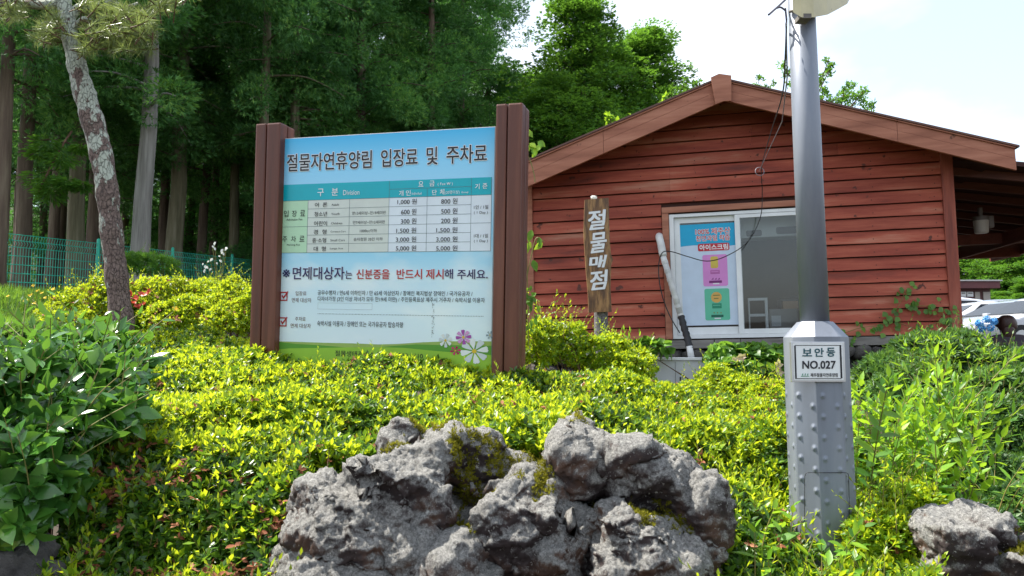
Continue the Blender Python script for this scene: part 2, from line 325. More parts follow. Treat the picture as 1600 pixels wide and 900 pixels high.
def rrect(mb, u0, w0, u1, w1, r, y, m=0, skew=0.0):
    pts = []
    for cx, cz, a in ((u1-r, w1-r, 0), (u0+r, w1-r, 90), (u0+r, w0+r, 180), (u1-r, w0+r, 270)):
        for k in range(6): t = R(a + k * 18); pts.append((cx + r*math.cos(t), y, cz + r*math.sin(t)))
    mb.add(pts, [tuple(range(len(pts)))], m)

# ------------------------------------------------------------------ information board
PM = pose(-16.14, 2.43, 1.66, (-1.64, 5.2, EYE - .03))
brd = thing('information_board', 'large blue and white Korean price board held between two brown timber posts', 'information board', mat=PM)
def S(px, py, v=0): return plane_uv(PM, px, py, v)
def Z1(zx, zy): return S(380 + zx / 3.5556, 150 + zy / 3.5556)
def Z2(zx, zy): return S(380 + zx / 3.5556, 380 + zy / 3.5556)
BW, BH = 1.575, 1.52
b = MB(); b.box((0, .002, -.05), (BW, .045, BH), bev=.004); panel = b.build('board_panel', flat('board back grey', (.5, .52, .54), .4), brd)
# printed face: sky gradient with clouds, as printed
m, t, bs, o = base_mat('printed sky'); n = t.nodes.new; l = t.links.new
tcn = n('ShaderNodeTexCoord'); sx = n('ShaderNodeSeparateXYZ'); l(tcn.outputs['Object'], sx.inputs[0])
mz = n('ShaderNodeMapRange'); mz.inputs[1].default_value = 0; mz.inputs[2].default_value = BH; l(sx.outputs[2], mz.inputs[0])
rp = ramp(t, [(0, (.72, .80, .84)), (.30, (.62, .78, .88)), (.52, (.24, .62, .86)), (.62, (.42, .70, .90)), (.86, (.26, .64, .92)), (1, (.04, .46, .82))]); l(mz.outputs[0], rp.inputs[0])
mpn = n('ShaderNodeMapping'); mpn.inputs['Scale'].default_value = (1.6, 1, 3.2); mpn.inputs['Location'].default_value = (.6, 0, .3); l(tcn.outputs['Object'], mpn.inputs[0])
nzn = n('ShaderNodeTexNoise'); nzn.inputs['Scale'].default_value = 1.3; nzn.inputs['Detail'].default_value = 5; l(mpn.outputs[0], nzn.inputs[0])
q = n('ShaderNodeMapRange'); q.inputs[1].default_value = .48; q.inputs[2].default_value = .66; q.inputs[3].default_value = 0; q.inputs[4].default_value = .75; l(nzn.outputs[0], q.inputs[0])
mm = n('ShaderNodeMapRange'); mm.inputs[1].default_value = 1.0; mm.inputs[2].default_value = .55; l(sx.outputs[2], mm.inputs[0])
mul = n('ShaderNodeMath'); mul.operation = 'MULTIPLY'; l(q.outputs[0], mul.inputs[0]); l(mm.outputs[0], mul.inputs[1])
mxn = n('ShaderNodeMix'); mxn.data_type = 'RGBA'; l(mul.outputs[0], mxn.inputs[0]); l(rp.outputs[0], mxn.inputs[6]); mxn.inputs[7].default_value = (.80, .86, .89, 1)
l(mxn.outputs[2], bs.inputs['Base Color']); bs.inputs['Roughness'].default_value = .28; bs.inputs['Specular IOR Level'].default_value = .4
b = MB(); b.quad(.006, -.04, BW - .006, BH - .006, 0); b.build('printed_sky', m, panel)
# printed hills
def band(mb, pts, y, m):
    top = [Z2(*p) for p in pts]; V = [(u, y, ww) for u, ww in top] + [(u, y, -.04) for u, ww in reversed(top)]; mb.add(V, [tuple(range(len(V)))], m)
b = MB()
band(b, [(190,545),(300,548),(450,553),(600,556),(750,562),(850,560),(1000,550),(1150,545),(1380,545)], -.0010, 0)
band(b, [(178,546),(300,560),(420,566),(560,578),(700,583),(820,572),(960,562),(1120,566),(1380,570)], -.0018, 1)
band(b, [(176,592),(260,584),(420,582),(600,578),(760,577),(900,582),(1040,596),(1200,610),(1380,622)], -.0026, 2)
hills = b.build('printed_hills', [flat('hill olive', (.30, .42, .10)), flat('hill green', (.10, .30, .03)), flat('hill bright', (.28, .50, .04))], panel)
# printed cosmos flowers
b = MB()
def flower(zx, zy, r, npet, mcol, mc, rot=0, sq=1.0, y=-.0035):
    cu, cw = Z2(zx, zy); r = r / 3.5556 / 1180 * 5.1
    for k in range(npet):
        a = rot + 2 * math.pi * k / npet; pts = []
        for (rr, da) in ((.12, 0), (.6, -.30), (.93, -.26), (1.0, -.10), (.95, 0), (1.0, .10), (.93, .26), (.6, .30)):
            pts.append((cu + r*rr*math.cos(a+da), y - k * .0002, cw + sq*r*rr*math.sin(a+da)))
        b.add(pts, [tuple(range(len(pts)))], mcol + (k % 2))
    disc(b, cu, cw, r*.17, r*.17*sq, y - .0022, mc, 10)
flower(1125, 540, 38, 7, 0, 6, .3); flower(1225, 522, 44, 8, 2, 6, .9, .9); flower(1180, 597, 30, 6, 4, 6, .2, .8); flower(1285, 600, 78, 8, 0, 6, .2, .85); flower(1372, 510, 22, 6, 7, 6, .1)
b.build('printed_flowers', [flat('petal white a', (.72, .74, .75)), flat('petal white b', (.58, .62, .66)), flat('petal pink a', (.58, .28, .55)), flat('petal purple', (.34, .07, .35)), flat('petal magenta', (.55, .02, .14)), flat('petal crimson', (.36, .01, .08)), flat('pollen', (.65, .45, .03)), flat('petal grey a', (.35, .45, .50)), flat('petal grey b', (.25, .33, .40))], panel)
# table
TLc, TRc = Z1(213, 495), Z1(1378, 450); BLc, BRc = Z1(205, 870), Z1(1378, 863)
w_top = (TLc[1] + TRc[1]) / 2; w_bot = (BLc[1] + BRc[1]) / 2; u_l = (TLc[0] + BLc[0]) / 2; u_r = (TRc[0] + BRc[0]) / 2
w_hd = (Z1(213, 585)[1] + Z1(1378, 548)[1]) / 2; w_sub = (Z1(815, 518)[1] + Z1(1266, 503)[1]) / 2
cu = [u_l, Z1(358, 720)[0], Z1(589, 720)[0], Z1(809, 690)[0], Z1(1020, 690)[0], Z1(1265, 690)[0], u_r]
rw = [w_hd + (w_bot - w_hd) * k / 6 for k in range(7)]
b = MB()
b.quad(u_l, w_hd, u_r, w_top, -.0010, 0)
b.quad(cu[0], w_bot, cu[1], w_hd, -.0010, 1)
b.quad(cu[1], w_bot, cu[3], w_hd, -.0010, 2)
b.quad(cu[3], w_bot, cu[6], w_hd, -.0010, 3)
b.build('table_cells', [flat('table teal', (.0, .42, .52), .35), flat('table pale green', (.48, .72, .50), .35), flat('table warm grey', (.66, .70, .66), .35), flat('table cool white', (.74, .80, .88), .35)], panel)
b = MB(); tl = .0022
for k in range(7):
    lo = cu[1] if k in (1, 2, 4, 5) else u_l; hi = cu[5] if k in (1, 2, 4, 5) else u_r
    b.quad(lo, rw[k] - tl/2, hi, rw[k] + tl/2, -.0022)
b.quad(cu[3], w_sub - tl/2, cu[5], w_sub + tl/2, -.0022)
for k in range(7): b.quad(cu[k] - tl/2, w_bot, cu[k] + tl/2, w_top if k in (0, 3, 5, 6) else (w_sub if k == 4 else w_hd), -.0024)
b.build('table_grid', flat('grid line', (.10, .16, .18), .4), panel)
M_ink = flat('black ink', (.012, .012, .02), .35); M_navy = flat('navy ink', (.012, .012, .10), .35); M_redink = flat('red ink', (.42, .008, .015), .35); M_wink = flat('white ink', (.82, .84, .86), .35); M_brownink = flat('brown ink', (.16, .07, .05), .35)
b = MB()
def word(Zf, s, x0, y0, x1, y1, m, off=0.0, outline=None, y=-.004, grow=.035):
    u0 = Zf(x0, (y0+y1)/2)[0]; u1 = Zf(x1, (y0+y1)/2)[0]; w1 = Zf((x0+x1)/2, y0)[1]; w0 = Zf((x0+x1)/2, y1)[1]
    if outline is not None: write(b, s, u0, u1, w0, w1, y + .001, outline, off, grow)
    write(b, s, u0, u1, w0, w1, y, m, off)
# title
yw1 = Z1(515 * 0 + 480, 312)[1]; 
word(Z1, '절물자연휴양림', 245, 312, 716, 412, 0, .020, 3); word(Z1, '입장료', 766, 292, 971, 393, 0, .020, 3)
word(Z1, '및', 1019, 282, 1082, 383, 0, .020, 3); word(Z1, '주차료', 1130, 272, 1356, 374, 0, .020, 3)
# header
word(Z1, '구', 414, 515, 450, 557, 3, .012); word(Z1, '분', 493, 512, 529, 554, 3, .012); word(Z1, 'Division', 557, 522, 647, 550, 3)
word(Z1, '요', 975, 474, 1003, 504, 3, .012); word(Z1, '금', 1036, 471, 1065, 502, 3, .012); word(Z1, '( Fee ₩ )', 1082, 480, 1165, 500, 3)
word(Z1, '개', 867, 525, 892, 556, 3, .012); word(Z1, '인', 905, 523, 932, 554, 3, .012); word(Z1, 'Individual', 938, 535, 993, 549, 3)
word(Z1, '단', 1051, 521, 1077, 551, 3, .012); word(Z1, '체', 1094, 517, 1119, 549, 3, .012); word(Z1, '(20명이상)', 1123, 525, 1203, 548, 3); word(Z1, 'Group', 1213, 529, 1252, 543, 3)
word(Z1, '기', 1289, 488, 1314, 518, 3, .012); word(Z1, '준', 1331, 485, 1358, 515, 3, .012)
# rows
word(Z1, '입', 228, 637, 253, 672, 0); word(Z1, '장', 272, 636, 299, 671, 0); word(Z1, '료', 318, 634, 345, 668, 0); word(Z1, 'Admission Fee', 242, 680, 330, 692, 0)
word(Z1, '주', 220, 780, 246, 812, 0); word(Z1, '차', 268, 778, 294, 811, 0); word(Z1, '료', 314, 777, 342, 809, 0); word(Z1, 'Parking Fee', 245, 822, 317, 834, 0)
for i, (k, e, x0, x1, e0, e1, n3, a0, a1) in enumerate([('어  른', 'Adult', 400, 468, 492, 534, None, 0, 0), ('청소년', 'Youth', 397, 467, 490, 537, '만13세이상~만19세미만', 607, 794),
        ('어린이', 'Children', 395, 467, 490, 551, '만7세이상~만12세미만', 611, 789), ('경  형', 'Compact Cars', 393, 464, 487, 570, '1000cc이하', 650, 744),
        ('중·소형', 'Small Cars', 385, 462, 486, 566, '승차정원 35인 이하', 615, 776), ('대  형', 'Large bus', 393, 460, 484, 556, None, 0, 0)]):
    cyl = [605, 656, 708, 755, 802, 849][i]
    word(Z1, k, x0, cyl - 13, x1, cyl + 13, 0, .006); word(Z1, e, e0, cyl - 7, e1, cyl + 5, 0)
    if n3: word(Z1, n3, a0, cyl - 16, a1, cyl + 3, 0)
for i, (p, q_) in enumerate([('1,000 원', '800 원'), ('600 원', '500 원'), ('300 원', '200 원'), ('1,500 원', '1,500 원'), ('3,000 원', '3,000 원'), ('5,000 원', '5,000 원')]):
    cy = [588, 643, 695, 748, 797, 846][i]; x0 = [858, 879, 877, 852, 849, 849][i]; x1 = [965, 963, 963, 962, 962, 962][i]
    word(Z1, p, x0, cy - 16, x1, cy + 16, 0, .004)
    cy = [584, 639, 692, 745, 796, 846][i]; x0 = [1101, 1101, 1100, 1074, 1073, 1073][i]
    word(Z1, q_, x0, cy - 16, 1191, cy + 16, 0, .004)
word(Z1, '1인 / 1일', 1283, 606, 1362, 628, 0); word(Z1, '( 1 Day )', 1283, 640, 1360, 658, 0)
word(Z1, '1대 / 1일', 1283, 766, 1360, 788, 0); word(Z1, '( 1 Day )', 1283, 798, 1360, 816, 0)
# notice
word(Z2, '※', 220, 145, 262, 190, 1, .01); word(Z2, '면제대상자', 276, 131, 565, 203, 1, .022, 3, grow=.02); word(Z2, '는', 568, 152, 607, 198, 1, .018, 3, grow=.02)
word(Z2, '신분증을', 630, 144, 815, 200, 2, .022, 3, grow=.02); word(Z2, '반드시', 853, 143, 995, 200, 2, .022, 3, grow=.02); word(Z2, '제시', 1016, 143, 1115, 200, 2, .022, 3, grow=.02)
word(Z2, '해', 1119, 143, 1167, 198, 1, .022, 3, grow=.02); word(Z2, '주세요.', 1190, 145, 1360, 200, 1, .022, 3, grow=.02)
word(Z2, '입장료', 292, 267, 352, 291, 4); word(Z2, '면제 대상자', 272, 304, 380, 329, 4)
word(Z2, '주차료', 290, 409, 348, 432, 4); word(Z2, '면제 대상자', 265, 446, 377, 471, 4)
word(Z2, '공무수행자 / 만6세 이하인자 / 만 65세 이상인자 / 장애인 복지법상 장애인 / 국가유공자 /', 415, 264, 1275, 292, 0, .004)
word(Z2, '다자녀가정 (3인 이상 자녀가 모두 만19세 미만) / 주민등록표상 제주시 거주자 / 숙박시설 이용자', 415, 299, 1343, 331, 0, .004)
word(Z2, '숙박시설 이용자 / 장애인 또는 국가유공자 탑승차량', 412, 434, 890, 465, 0, .004)
word(Z2, '절물생태관리소 ☎ 064)738-1510', 512, 602, 1000, 640, 0, .010)
b.build('lettering', [M_ink, M_navy, M_redink, M_wink, M_brownink], panel)
for (x0, y0, x1, y1) in ((205, 270, 248, 320), (200, 412, 243, 462)):
    b = MB(); a = Z2(x0, y1); c = Z2(x1, y0); tt = .008
    b.quad(a[0], a[1], c[0], a[1]+tt, -.003); b.quad(a[0], c[1]-tt, c[0], c[1], -.003); b.quad(a[0], a[1]+tt, a[0]+tt, c[1]-tt, -.003); b.quad(c[0]-tt, a[1]+tt, c[0], c[1]-tt, -.003)
    ww, hh = c[0]-a[0], c[1]-a[1]
    pts = [(.22,.55),(.34,.66),(.46,.44),(1.02,1.08),(1.12,.98),(.47,.20)]
    b.add([(a[0]+p*ww, -.0045, a[1]+r_*hh) for p, r_ in pts], [(0, 1, 2, 5), (2, 3, 4, 5)])
    b.build('check_box', M_redink, panel)
b = MB()
u0, u1 = Z2(415, 399)[0], Z2(1340, 399)[0]; wy = (Z2(415, 390)[1] + Z2(1340, 408)[1]) / 2
for k in range(110): uu = u0 + (u1 - u0) * k / 110; b.quad(uu, wy - .0018, uu + .0045, wy + .0018, -.003)
a = Z2(415, 366); c = Z2(718, 334)
for q4 in ((a[0], a[1], c[0], a[1] + .0015), (a[0], c[1] - .0015, c[0], c[1]), (a[0], a[1], a[0] + .0015, c[1]), (c[0] - .0015, a[1], c[0], c[1])): b.quad(*q4, -.003, 1)
cr = np.random.default_rng(5)
for k in range(46):
    zy = cr.uniform(340, 525); a = Z2(1053 + cr.normal(0, 4), zy); h = cr.uniform(.003, .012); b.quad(a[0], a[1], a[0] + cr.uniform(.0012, .003), a[1] + h, -.003, 2)
b.build('printed_rules', [M_ink, flat('faint line', (.38, .42, .46)), flat('crack stain', (.16, .17, .18))], panel)
# posts of four timbers each
for (xa, xb, ytop) in ((398, 437.5, 192), (773, 814.5, 161)):
    ua = S(xa, 300, -.06)[0]; ub = S(xb, 300, -.06)[0]; wt = S((xa + xb) / 2, ytop, -.06)[1]
    if xa > 700: ua = S(772, 330, -.06)[0]; ub = S(813.5, 330, -.06)[0]
    else: ua = S(395.5, 330, -.06)[0]; ub = S(434.5, 330, -.06)[0]
    b = MB(); um = ua + (ub - ua) * .44
    for (p0, p1) in ((ua, um - .003), (um + .003, ub)):
        b.box((p0, -.06, -.85), (p1, .030, wt), bev=.012); b.box((p0, .036, -.85), (p1, .12, wt - .004), bev=.012)
    b.box((ua + .02, -.04, -.85), (ub - .02, .10, wt - .03))
    b.build('post', M_post, brd)

# ------------------------------------------------------------------ shop hut
HM = pose(-12.64, 1.14, -.93, (.21, 9.0, EYE + .14)); HW = 4.62
hut = thing('wooden_hut', 'red plank shop hut with low gable roof and a sliding window', 'hut', mat=HM)
def H(px, py, v=0): return plane_uv(HM, px, py, v)
VF = -.47
ap = H(1127, 121, VF)[0]
tl_a, tl_b = H(825, 251, VF), H(1111, 129, VF); tr_a, tr_b = H(1144.5, 128, VF), H(1586, 229, VF)
ll_a, ll_b = H(821, 293, VF), H(1118, 163, VF); lr_a, lr_b = H(1142, 159, VF), H(1585, 265, VF)
def lin(a, b, u): return a[1] + (b[1] - a[1]) * (u - a[0]) / (b[0] - a[0])
uL, uR = H(795, 262, VF)[0], tr_b[0]
topL = lambda u: lin(tl_a, tl_b, u); topR = lambda u: lin(tr_a, tr_b, u); lowL = lambda u: lin(ll_a, ll_b, u); lowR = lambda u: lin(lr_a, lr_b, u)
# common roof apex
kL = (tl_b[1] - tl_a[1]) / (tl_b[0] - tl_a[0]); kR = (tr_b[1] - tr_a[1]) / (tr_b[0] - tr_a[0])
ua = (tl_a[1] - kL * tl_a[0] - tr_a[1] + kR * tr_a[0]) / (kR - kL)
def roofw(u): return topL(u) if u < ua else topR(u)
TH = .07
b = MB()
for (c0, c1) in ((uL, ua), (ua, uR)):
    b.prism([(c0, roofw(c0 + 1e-4) - TH), (c1, (topL if c1 <= ua else topR)(c1) - TH), (c1, (topL if c1 <= ua else topR)(c1) - .006), (c0, (topL if c1 <= ua else topR)(c0) - .006)], VF + .045, 5.6)
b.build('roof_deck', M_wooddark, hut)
b = MB()
rr = np.random.default_rng(3)
for side, (c0, c1, fn) in enumerate(((uL - .03, ua, topL), (ua, uR + .03, topR))):
    b.prism([(c0, fn(c0) - .004), (c1, fn(c1) - .004), (c1, fn(c1) + .016), (c0, fn(c0) + .016)], VF - .03, 5.65)
b.build('roof_sheet', M_roof, hut)
b = MB()
for (c0, c1, tf_, lf) in ((uL, ua, topL, lowL), (ua, uR, topR, lowR)):
    mid = lambda u, f: lf(u) + (tf_(u) - lf(u)) * f
    cuts = [c0, c0 + (c1 - c0) * .46, c1] if c0 < ua - .1 else [c0, c0 + (c1-c0) * .62, c1]
    for k in range(2):
        a0, a1 = cuts[k] + (.002 if k else 0), cuts[k+1] - .002
        b.prism([(a0, mid(a0, .0)), (a1, mid(a1, .0)), (a1, mid(a1, .49)), (a0, mid(a0, .49))], VF - .004, VF + .036)
        b.prism([(a0, mid(a0, .505)), (a1, mid(a1, .505)), (a1, mid(a1, .90)), (a0, mid(a0, .90))], VF, VF + .036)
        b.prism([(a0, mid(a0, .91)), (a1, mid(a1, .91)), (a1, tf_(a1) - .008), (a0, tf_(a0) - .008)], VF - .018, VF + .036)
b.build('barge_board', M_woodtrim, hut)
b = MB(); key = [H(*p, VF - .05) for p in ((1110.8,121),(1123.4,115.3),(1142.6,118),(1142.6,157.5),(1130.5,158),(1117.8,163))]
b.prism(key[::-1], VF - .055, VF - .02)
b.build('ridge_block', M_woodtrim, hut)
# window rectangle in wall coordinates
wl = (H(1043, 330)[0] + H(1058, 520)[0]) / 2; wr = H(1264, 430)[0]; wt_ = (H(1056, 336)[1] + H(1240, 325)[1]) / 2; wb_ = .004
pw = .1425; b = MB()
def wall_lim(ww):
    """u range under the roof deck at height ww"""
    lo = max(.03, (ww + TH - tl_a[1]) / kL + tl_a[0]); hi = min(HW - .03, (ww + TH - tr_a[1]) / kR + tr_a[0]); return lo, hi
rows = int((roofw(ua) - TH) / pw) + 1; rj = np.random.default_rng(11)
for k in range(rows):
    w0 = k * pw + .001; w1 = w0 + pw - .013
    (l0, r0) = wall_lim(w0); (l1, r1) = wall_lim(w1)
    if r1 - l1 < .05:
        l1 = r1 = ua
        if r0 - l0 < .1: break
    segs = []
    if w0 < wt_ + .05 and w1 > wb_: segs = [((l0, l1), (wl - .10, wl - .10)), ((wr + .03, wr + .03), (r0, r1))]
    elif k >= 10: 
        j1 = H(1047 if k < 14 else 1050, 300)[0]; j2 = H(1176 if k % 5 < 3 else 1310, 260)[0]
        cuts = [(l0, l1)] + [(j, j) for j in ((j1,) if k in (9, 10, 11, 12, 13) else (j2,)) if l1 + .3 < j < r1 - .3] + [(r0, r1)]
        segs = [(cuts[i], cuts[i+1]) for i in range(len(cuts) - 1)]
    else: segs = [((l0, l1), (r0, r1))]
    for i, (A, B) in enumerate(segs):
        g0 = .0015 if i else 0; jx = rj.uniform(-.003, .003); tw = rj.uniform(-.003, .003)
        vb, vt = -.034 + jx, -.010 + jx
        nseg = 14; Vv = []; Ff = []
        for s_ in range(nseg + 1):
            f = s_ / nseg; ub_ = A[0] + g0 + (B[0] - A[0] - g0) * f; ut_ = A[1] + g0 + (B[1] - A[1] - g0) * f
            dz = tw * (f - .5) + .0016 * math.sin(f * 9 + k * 1.7 + i); dv = .002 * math.sin(f * 7 + k * 2.3)
            Vv += [(ub_, vb + dv, w0 + dz), (ut_, vt + dv, w1 + dz * .5), (ut_, .012, w1), (ub_, .012, w0 + dz)]
        for s_ in range(nseg):
            o_ = s_ * 4
            for (p, q2) in ((0, 1), (1, 2), (2, 3), (3, 0)): Ff.append((o_ + p, o_ + 4 + p, o_ + 4 + q2, o_ + q2))
        Ff += [(0, 1, 2, 3), (nseg*4 + 3, nseg*4 + 2, nseg*4 + 1, nseg*4)]
        b.add(Vv, Ff)
b.build('plank_siding', M_woodred, hut)
b = MB()
for k in range(rows):
    ww = k * pw + .045; lo_, hi_ = wall_lim(ww + .05)
    for uu in np.arange(.12, HW - .1, .62):
        if lo_ + .1 < uu < hi_ - .1 and not (wl - .12 < uu < wr + .05 and ww < wt_ + .08): disc(b, uu + rj.uniform(-.01, .01), ww, .0055, .0055, -.032, 0, 8)
o_ = b.build('nail_heads', flat('rusty nail', (.05, .02, .015), .7), hut); o_['kind'] = 'stuff'
# dark boarding behind the siding, with the window hole; side and rear walls; floor
b = MB()
wp = [(0, 0), (wl - .05, 0), (wl - .05, roofw(wl-.05) - TH), (0, roofw(0) - TH)]
b.prism(wp, .014, .07); b.prism([(wl - .05, wt_ + .02), (wr + .03, wt_ + .02), (wr + .03, min(topR(wr + .03), 9) - TH), (ua, topR(ua) - TH), (wl - .05, topL(wl - .05) - TH)], .014, .07)
b.prism([(wr + .03, 0), (HW, 0), (HW, topR(HW) - TH), (wr + .03, topR(wr + .03) - TH)], .014, .07)
b.box((0, .07, 0), (.06, 5, topL(0) - TH)); b.box((HW - .06, .07, 0), (HW, 5, topR(HW) - TH)); b.prism([(0, 0), (HW, 0), (HW, topR(HW) - TH), (ua, topR(ua) - TH), (0, topL(0) - TH)], 5, 5.06)
b.box((.06, .07, -.06), (HW - .06, 5, .0))
b.build('inner_boarding', M_wooddark, hut)
b = MB(); b.box((-.015, -.048, -.01), (.075, .012, topL(0) - TH + .01), bev=.004); b.build('corner_board', M_woodtrim, hut)
b = MB(); b.box((HW - .085, -.052, -.01), (HW + .03, .03, topR(HW) - TH), bev=.004); b.build('corner_board', surf('red corner board', [(.25, (.13, .028, .02)), (.5, (.30, .075, .045)), (.8, (.42, .16, .11))], (12, 12, 1.2), 8, .7, bump=.4, bscale=(60, 60, 4), dist=.003), hut)
b = MB(); xs = [-.10, .75, 1.55, 2.12, 2.40, 3.3, 4.1, HW + .1]
for i in range(len(xs) - 1): b.box((xs[i] + .003, -.085 + .006 * (i % 3), -.108 + .004 * (i % 2)), (xs[i+1] - .003, .05, -.012), bev=.005)
b.build('base_beam', M_woodgrey, hut)
# stone footing
b = MB(); rs = np.random.default_rng(21)
import bmesh
def rockball(c, r, seed, sub=2, amp=.18):
    bm = bmesh.new(); bmesh.ops.create_icosphere(bm, subdivisions=sub, radius=1); rr_ = np.random.default_rng(seed); ph = rr_.uniform(0, 6, 9); fr = rr_.uniform(1.2, 3.2, (3, 3))
    V = []
    for v in bm.verts:
        p = np.array(v.co); d = 1 + amp * (math.sin(fr[0] @ p + ph[0]) + math.sin(fr[1] @ p * 1.7 + ph[1]) * .6 + math.sin(fr[2] @ p * 2.9 + ph[2]) * .35); p = np.sign(p) * np.abs(p) ** .8; V.append(p * d * r + c)
    Fc = [[v.index for v in f.verts] for f in bm.faces]; bm.free(); return V, Fc
for rw_ in range(4):
    x = -.05 + .1 * (rw_ % 2)
    while x < HW + .1:
        sw = rs.uniform(.09, .19); V, Fc = rockball(np.array([x + sw, .02 + rs.uniform(-.03, .02), -.20 - rw_ * .17 + rs.uniform(-.02, .02)]), np.array([sw, .13, rs.uniform(.075, .10)]), int(rs.integers(1e6))); b.add(V, Fc); x += sw * 2 - .02
b.box((0, .08, -1.0), (HW, .2, -.1)); b.box((0, .2, -1), (.15, 5, -.1)); b.box((HW - .15, .2, -1), (HW, 5, -.1))
b.build('stone_footing', M_stone, hut, smooth=True)
# wooden casing + window
b = MB(); b.box((wl - .095, -.046, 0), (wl - .02, .0, wt_ + .015), bev=.004); b.build('window_casing', M_woodtrim, hut)
b = MB(); b.box((wl - .095, -.050, wt_ + .018), (wr + .03, .0, wt_ + .085), bev=.004); b.build('window_casing', M_woodtrim, hut)
win = MB(); fw = .035
win.box((wl - .015, -.03, wb_), (wl + fw, .06, wt_)); win.box((wr - fw, -.03, wb_), (wr + .02, .06, wt_)); win.box((wl + fw, -.029, wt_ - fw), (wr - fw, .06, wt_)); win.box((wl + fw, -.033, wb_), (wr - fw, .06, wb_ + .04))
win = win.build('window', M_white, hut)
um0 = H(1151, 430, .0)[0]; um1 = um0 + .085; sb = wb_ + .042; st = wt_ - fw - .003
def sash(u0, u1, v, side, bot):
    b = MB(); b.box((u0, v, sb), (u0 + side, v + .03, st), bev=.003); b.box((u1 - side, v, sb), (u1, v + .03, st), bev=.003)
    b.box((u0 + side, v + .001, sb), (u1 - side, v + .03, sb + bot), bev=.002); b.box((u0 + side, v + .001, st - bot * .75), (u1 - side, v + .03, st), bev=.002)
    s_ = b.build('sash', M_white, win); return s_
s1 = sash(wl + fw + .002, um1 - .02, .012, .065, .085); s2 = sash(um0, wr - fw - .002, -.024, .055, .055)
mg, t, bs, o = base_mat('window glass'); n = t.nodes.new; l = t.links.new
tr = n('ShaderNodeBsdfTransparent'); gl = n('ShaderNodeBsdfGlossy'); gl.inputs['Roughness'].default_value = .02; tr.inputs[0].default_value = (.80, .83, .84, 1); ms = n('ShaderNodeMixShader'); ms.inputs[0].default_value = .055
l(tr.outputs[0], ms.inputs[1]); l(gl.outputs[0], ms.inputs[2]); l(ms.outputs[0], o.inputs[0])
b = MB(); b.box((wl + fw + .05, .024, sb + .05), (um1 - .05, .030, st - .04)); b.build('pane', mg, s1)
b = MB(); b.box((um0 + .04, -.012, sb + .04), (wr - fw - .04, -.006, st - .03)); b.build('pane', mg, s2)
# room seen through the pane
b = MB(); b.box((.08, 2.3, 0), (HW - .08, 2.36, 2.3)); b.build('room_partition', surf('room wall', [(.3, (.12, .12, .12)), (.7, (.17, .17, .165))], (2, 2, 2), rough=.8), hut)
b = MB(); gy0 = .22
c0 = H(1165, 350, gy0); c1 = H(1250, 368, gy0)
refl = thing('reflection_board', 'white hanging cabinet with dark rounded patches, added for the reflection in the shop window', 'reflection board', mat=HM)  # board added in place of the reflection in the glass
b.box((c0[0] - .1, gy0, c1[1]), (c1[0] + .15, gy0 + .3, c0[1] + .15), bev=.01); b.build('board_body', flat('dull reflection white', (.55, .56, .55)), refl)
M_refl_dark = flat('reflection dark', (.05, .05, .05))
for (xa_, ya_, xb_, yb_) in ((1166, 370, 1190, 359), (1213, 366, 1250, 353)): b = MB(); a = H(xa_, ya_, gy0 - .004); c = H(xb_, yb_, gy0 - .004); rrect(b, a[0], a[1], c[0], c[1], .02, gy0 - .004); b.build('hollow', M_refl_dark, refl)  # dark shapes of that reflection, set on as flat patches
tb_ = MB(); tb_.box((wl, .25, .0), (wr + .3, .9, .03)); 
tag(tb_.build('counter', flat('counter grey', (.30, .30, .29)), None), 'grey counter top inside the shop behind the window', 'counter').matrix_world = HM
rk = MB(); a = H(1171, 520, .35); c = H(1199, 465, .35); z0 = .031
for (p0, p1) in ((a[0], a[0] + .015), (c[0] - .03, c[0])): rk.box((p0, .35, z0), (p1, .40, c[1]))
rk.box((a[0] + .015, .351, c[1] - .03), (c[0] - .03, .40, c[1])); rk.box((a[0] + .015, .351, (c[1] + z0) / 2), (c[0] - .03, .40, (c[1] + z0) / 2 + .03)); rk.box((a[0], .40, z0), (c[0], .60, .05))
tag(rk.build('small_rack', M_white, None), 'small white framed rack on the shop counter behind the glass', 'rack').matrix_world = HM
mbx = MB(); a = H(1203, 520, .33); c = H(1246, 482, .33); mbx.box((a[0], .33, z0), (c[0], .62, c[1]), bev=.008); bx_ = thing('metal_box', 'grey metal box with a white sticker on the shop counter', 'box', mat=HM); mbx.build('box_body', flat('grey steel', (.20, .20, .20), .45, .2), bx_)
a = H(1206, 510, .326); c2_ = H(1220, 493, .326); b = MB(); b.quad(a[0], a[1], c2_[0], c2_[1], .3275); b.build('sticker', flat('sticker', (.5, .52, .54)), bx_)
cb = MB(); a2 = H(1224, 482, .38); c3 = H(1247, 470, .38); cb.box((a2[0], .38, c[1] + .001), (c3[0], .55, c3[1]), bev=.004); tag(cb.build('cardboard_box', flat('cardboard', (.36, .22, .13), .8), None), 'small cardboard box on top of the grey metal box behind glass', 'box').matrix_world = HM
V, Fc = rockball(np.array([H(1236, 460, .6)[0], .6, c3[1] - .02]), np.array([.15, .12, .09]), 5, 3, .1); sk = mk('dark_bag', V, Fc, flat('bag', (.06, .06, .07), .5), smooth=True); tag(sk, 'dark rounded bag behind the boxes inside the shop window', 'bag'); sk.matrix_world = HM

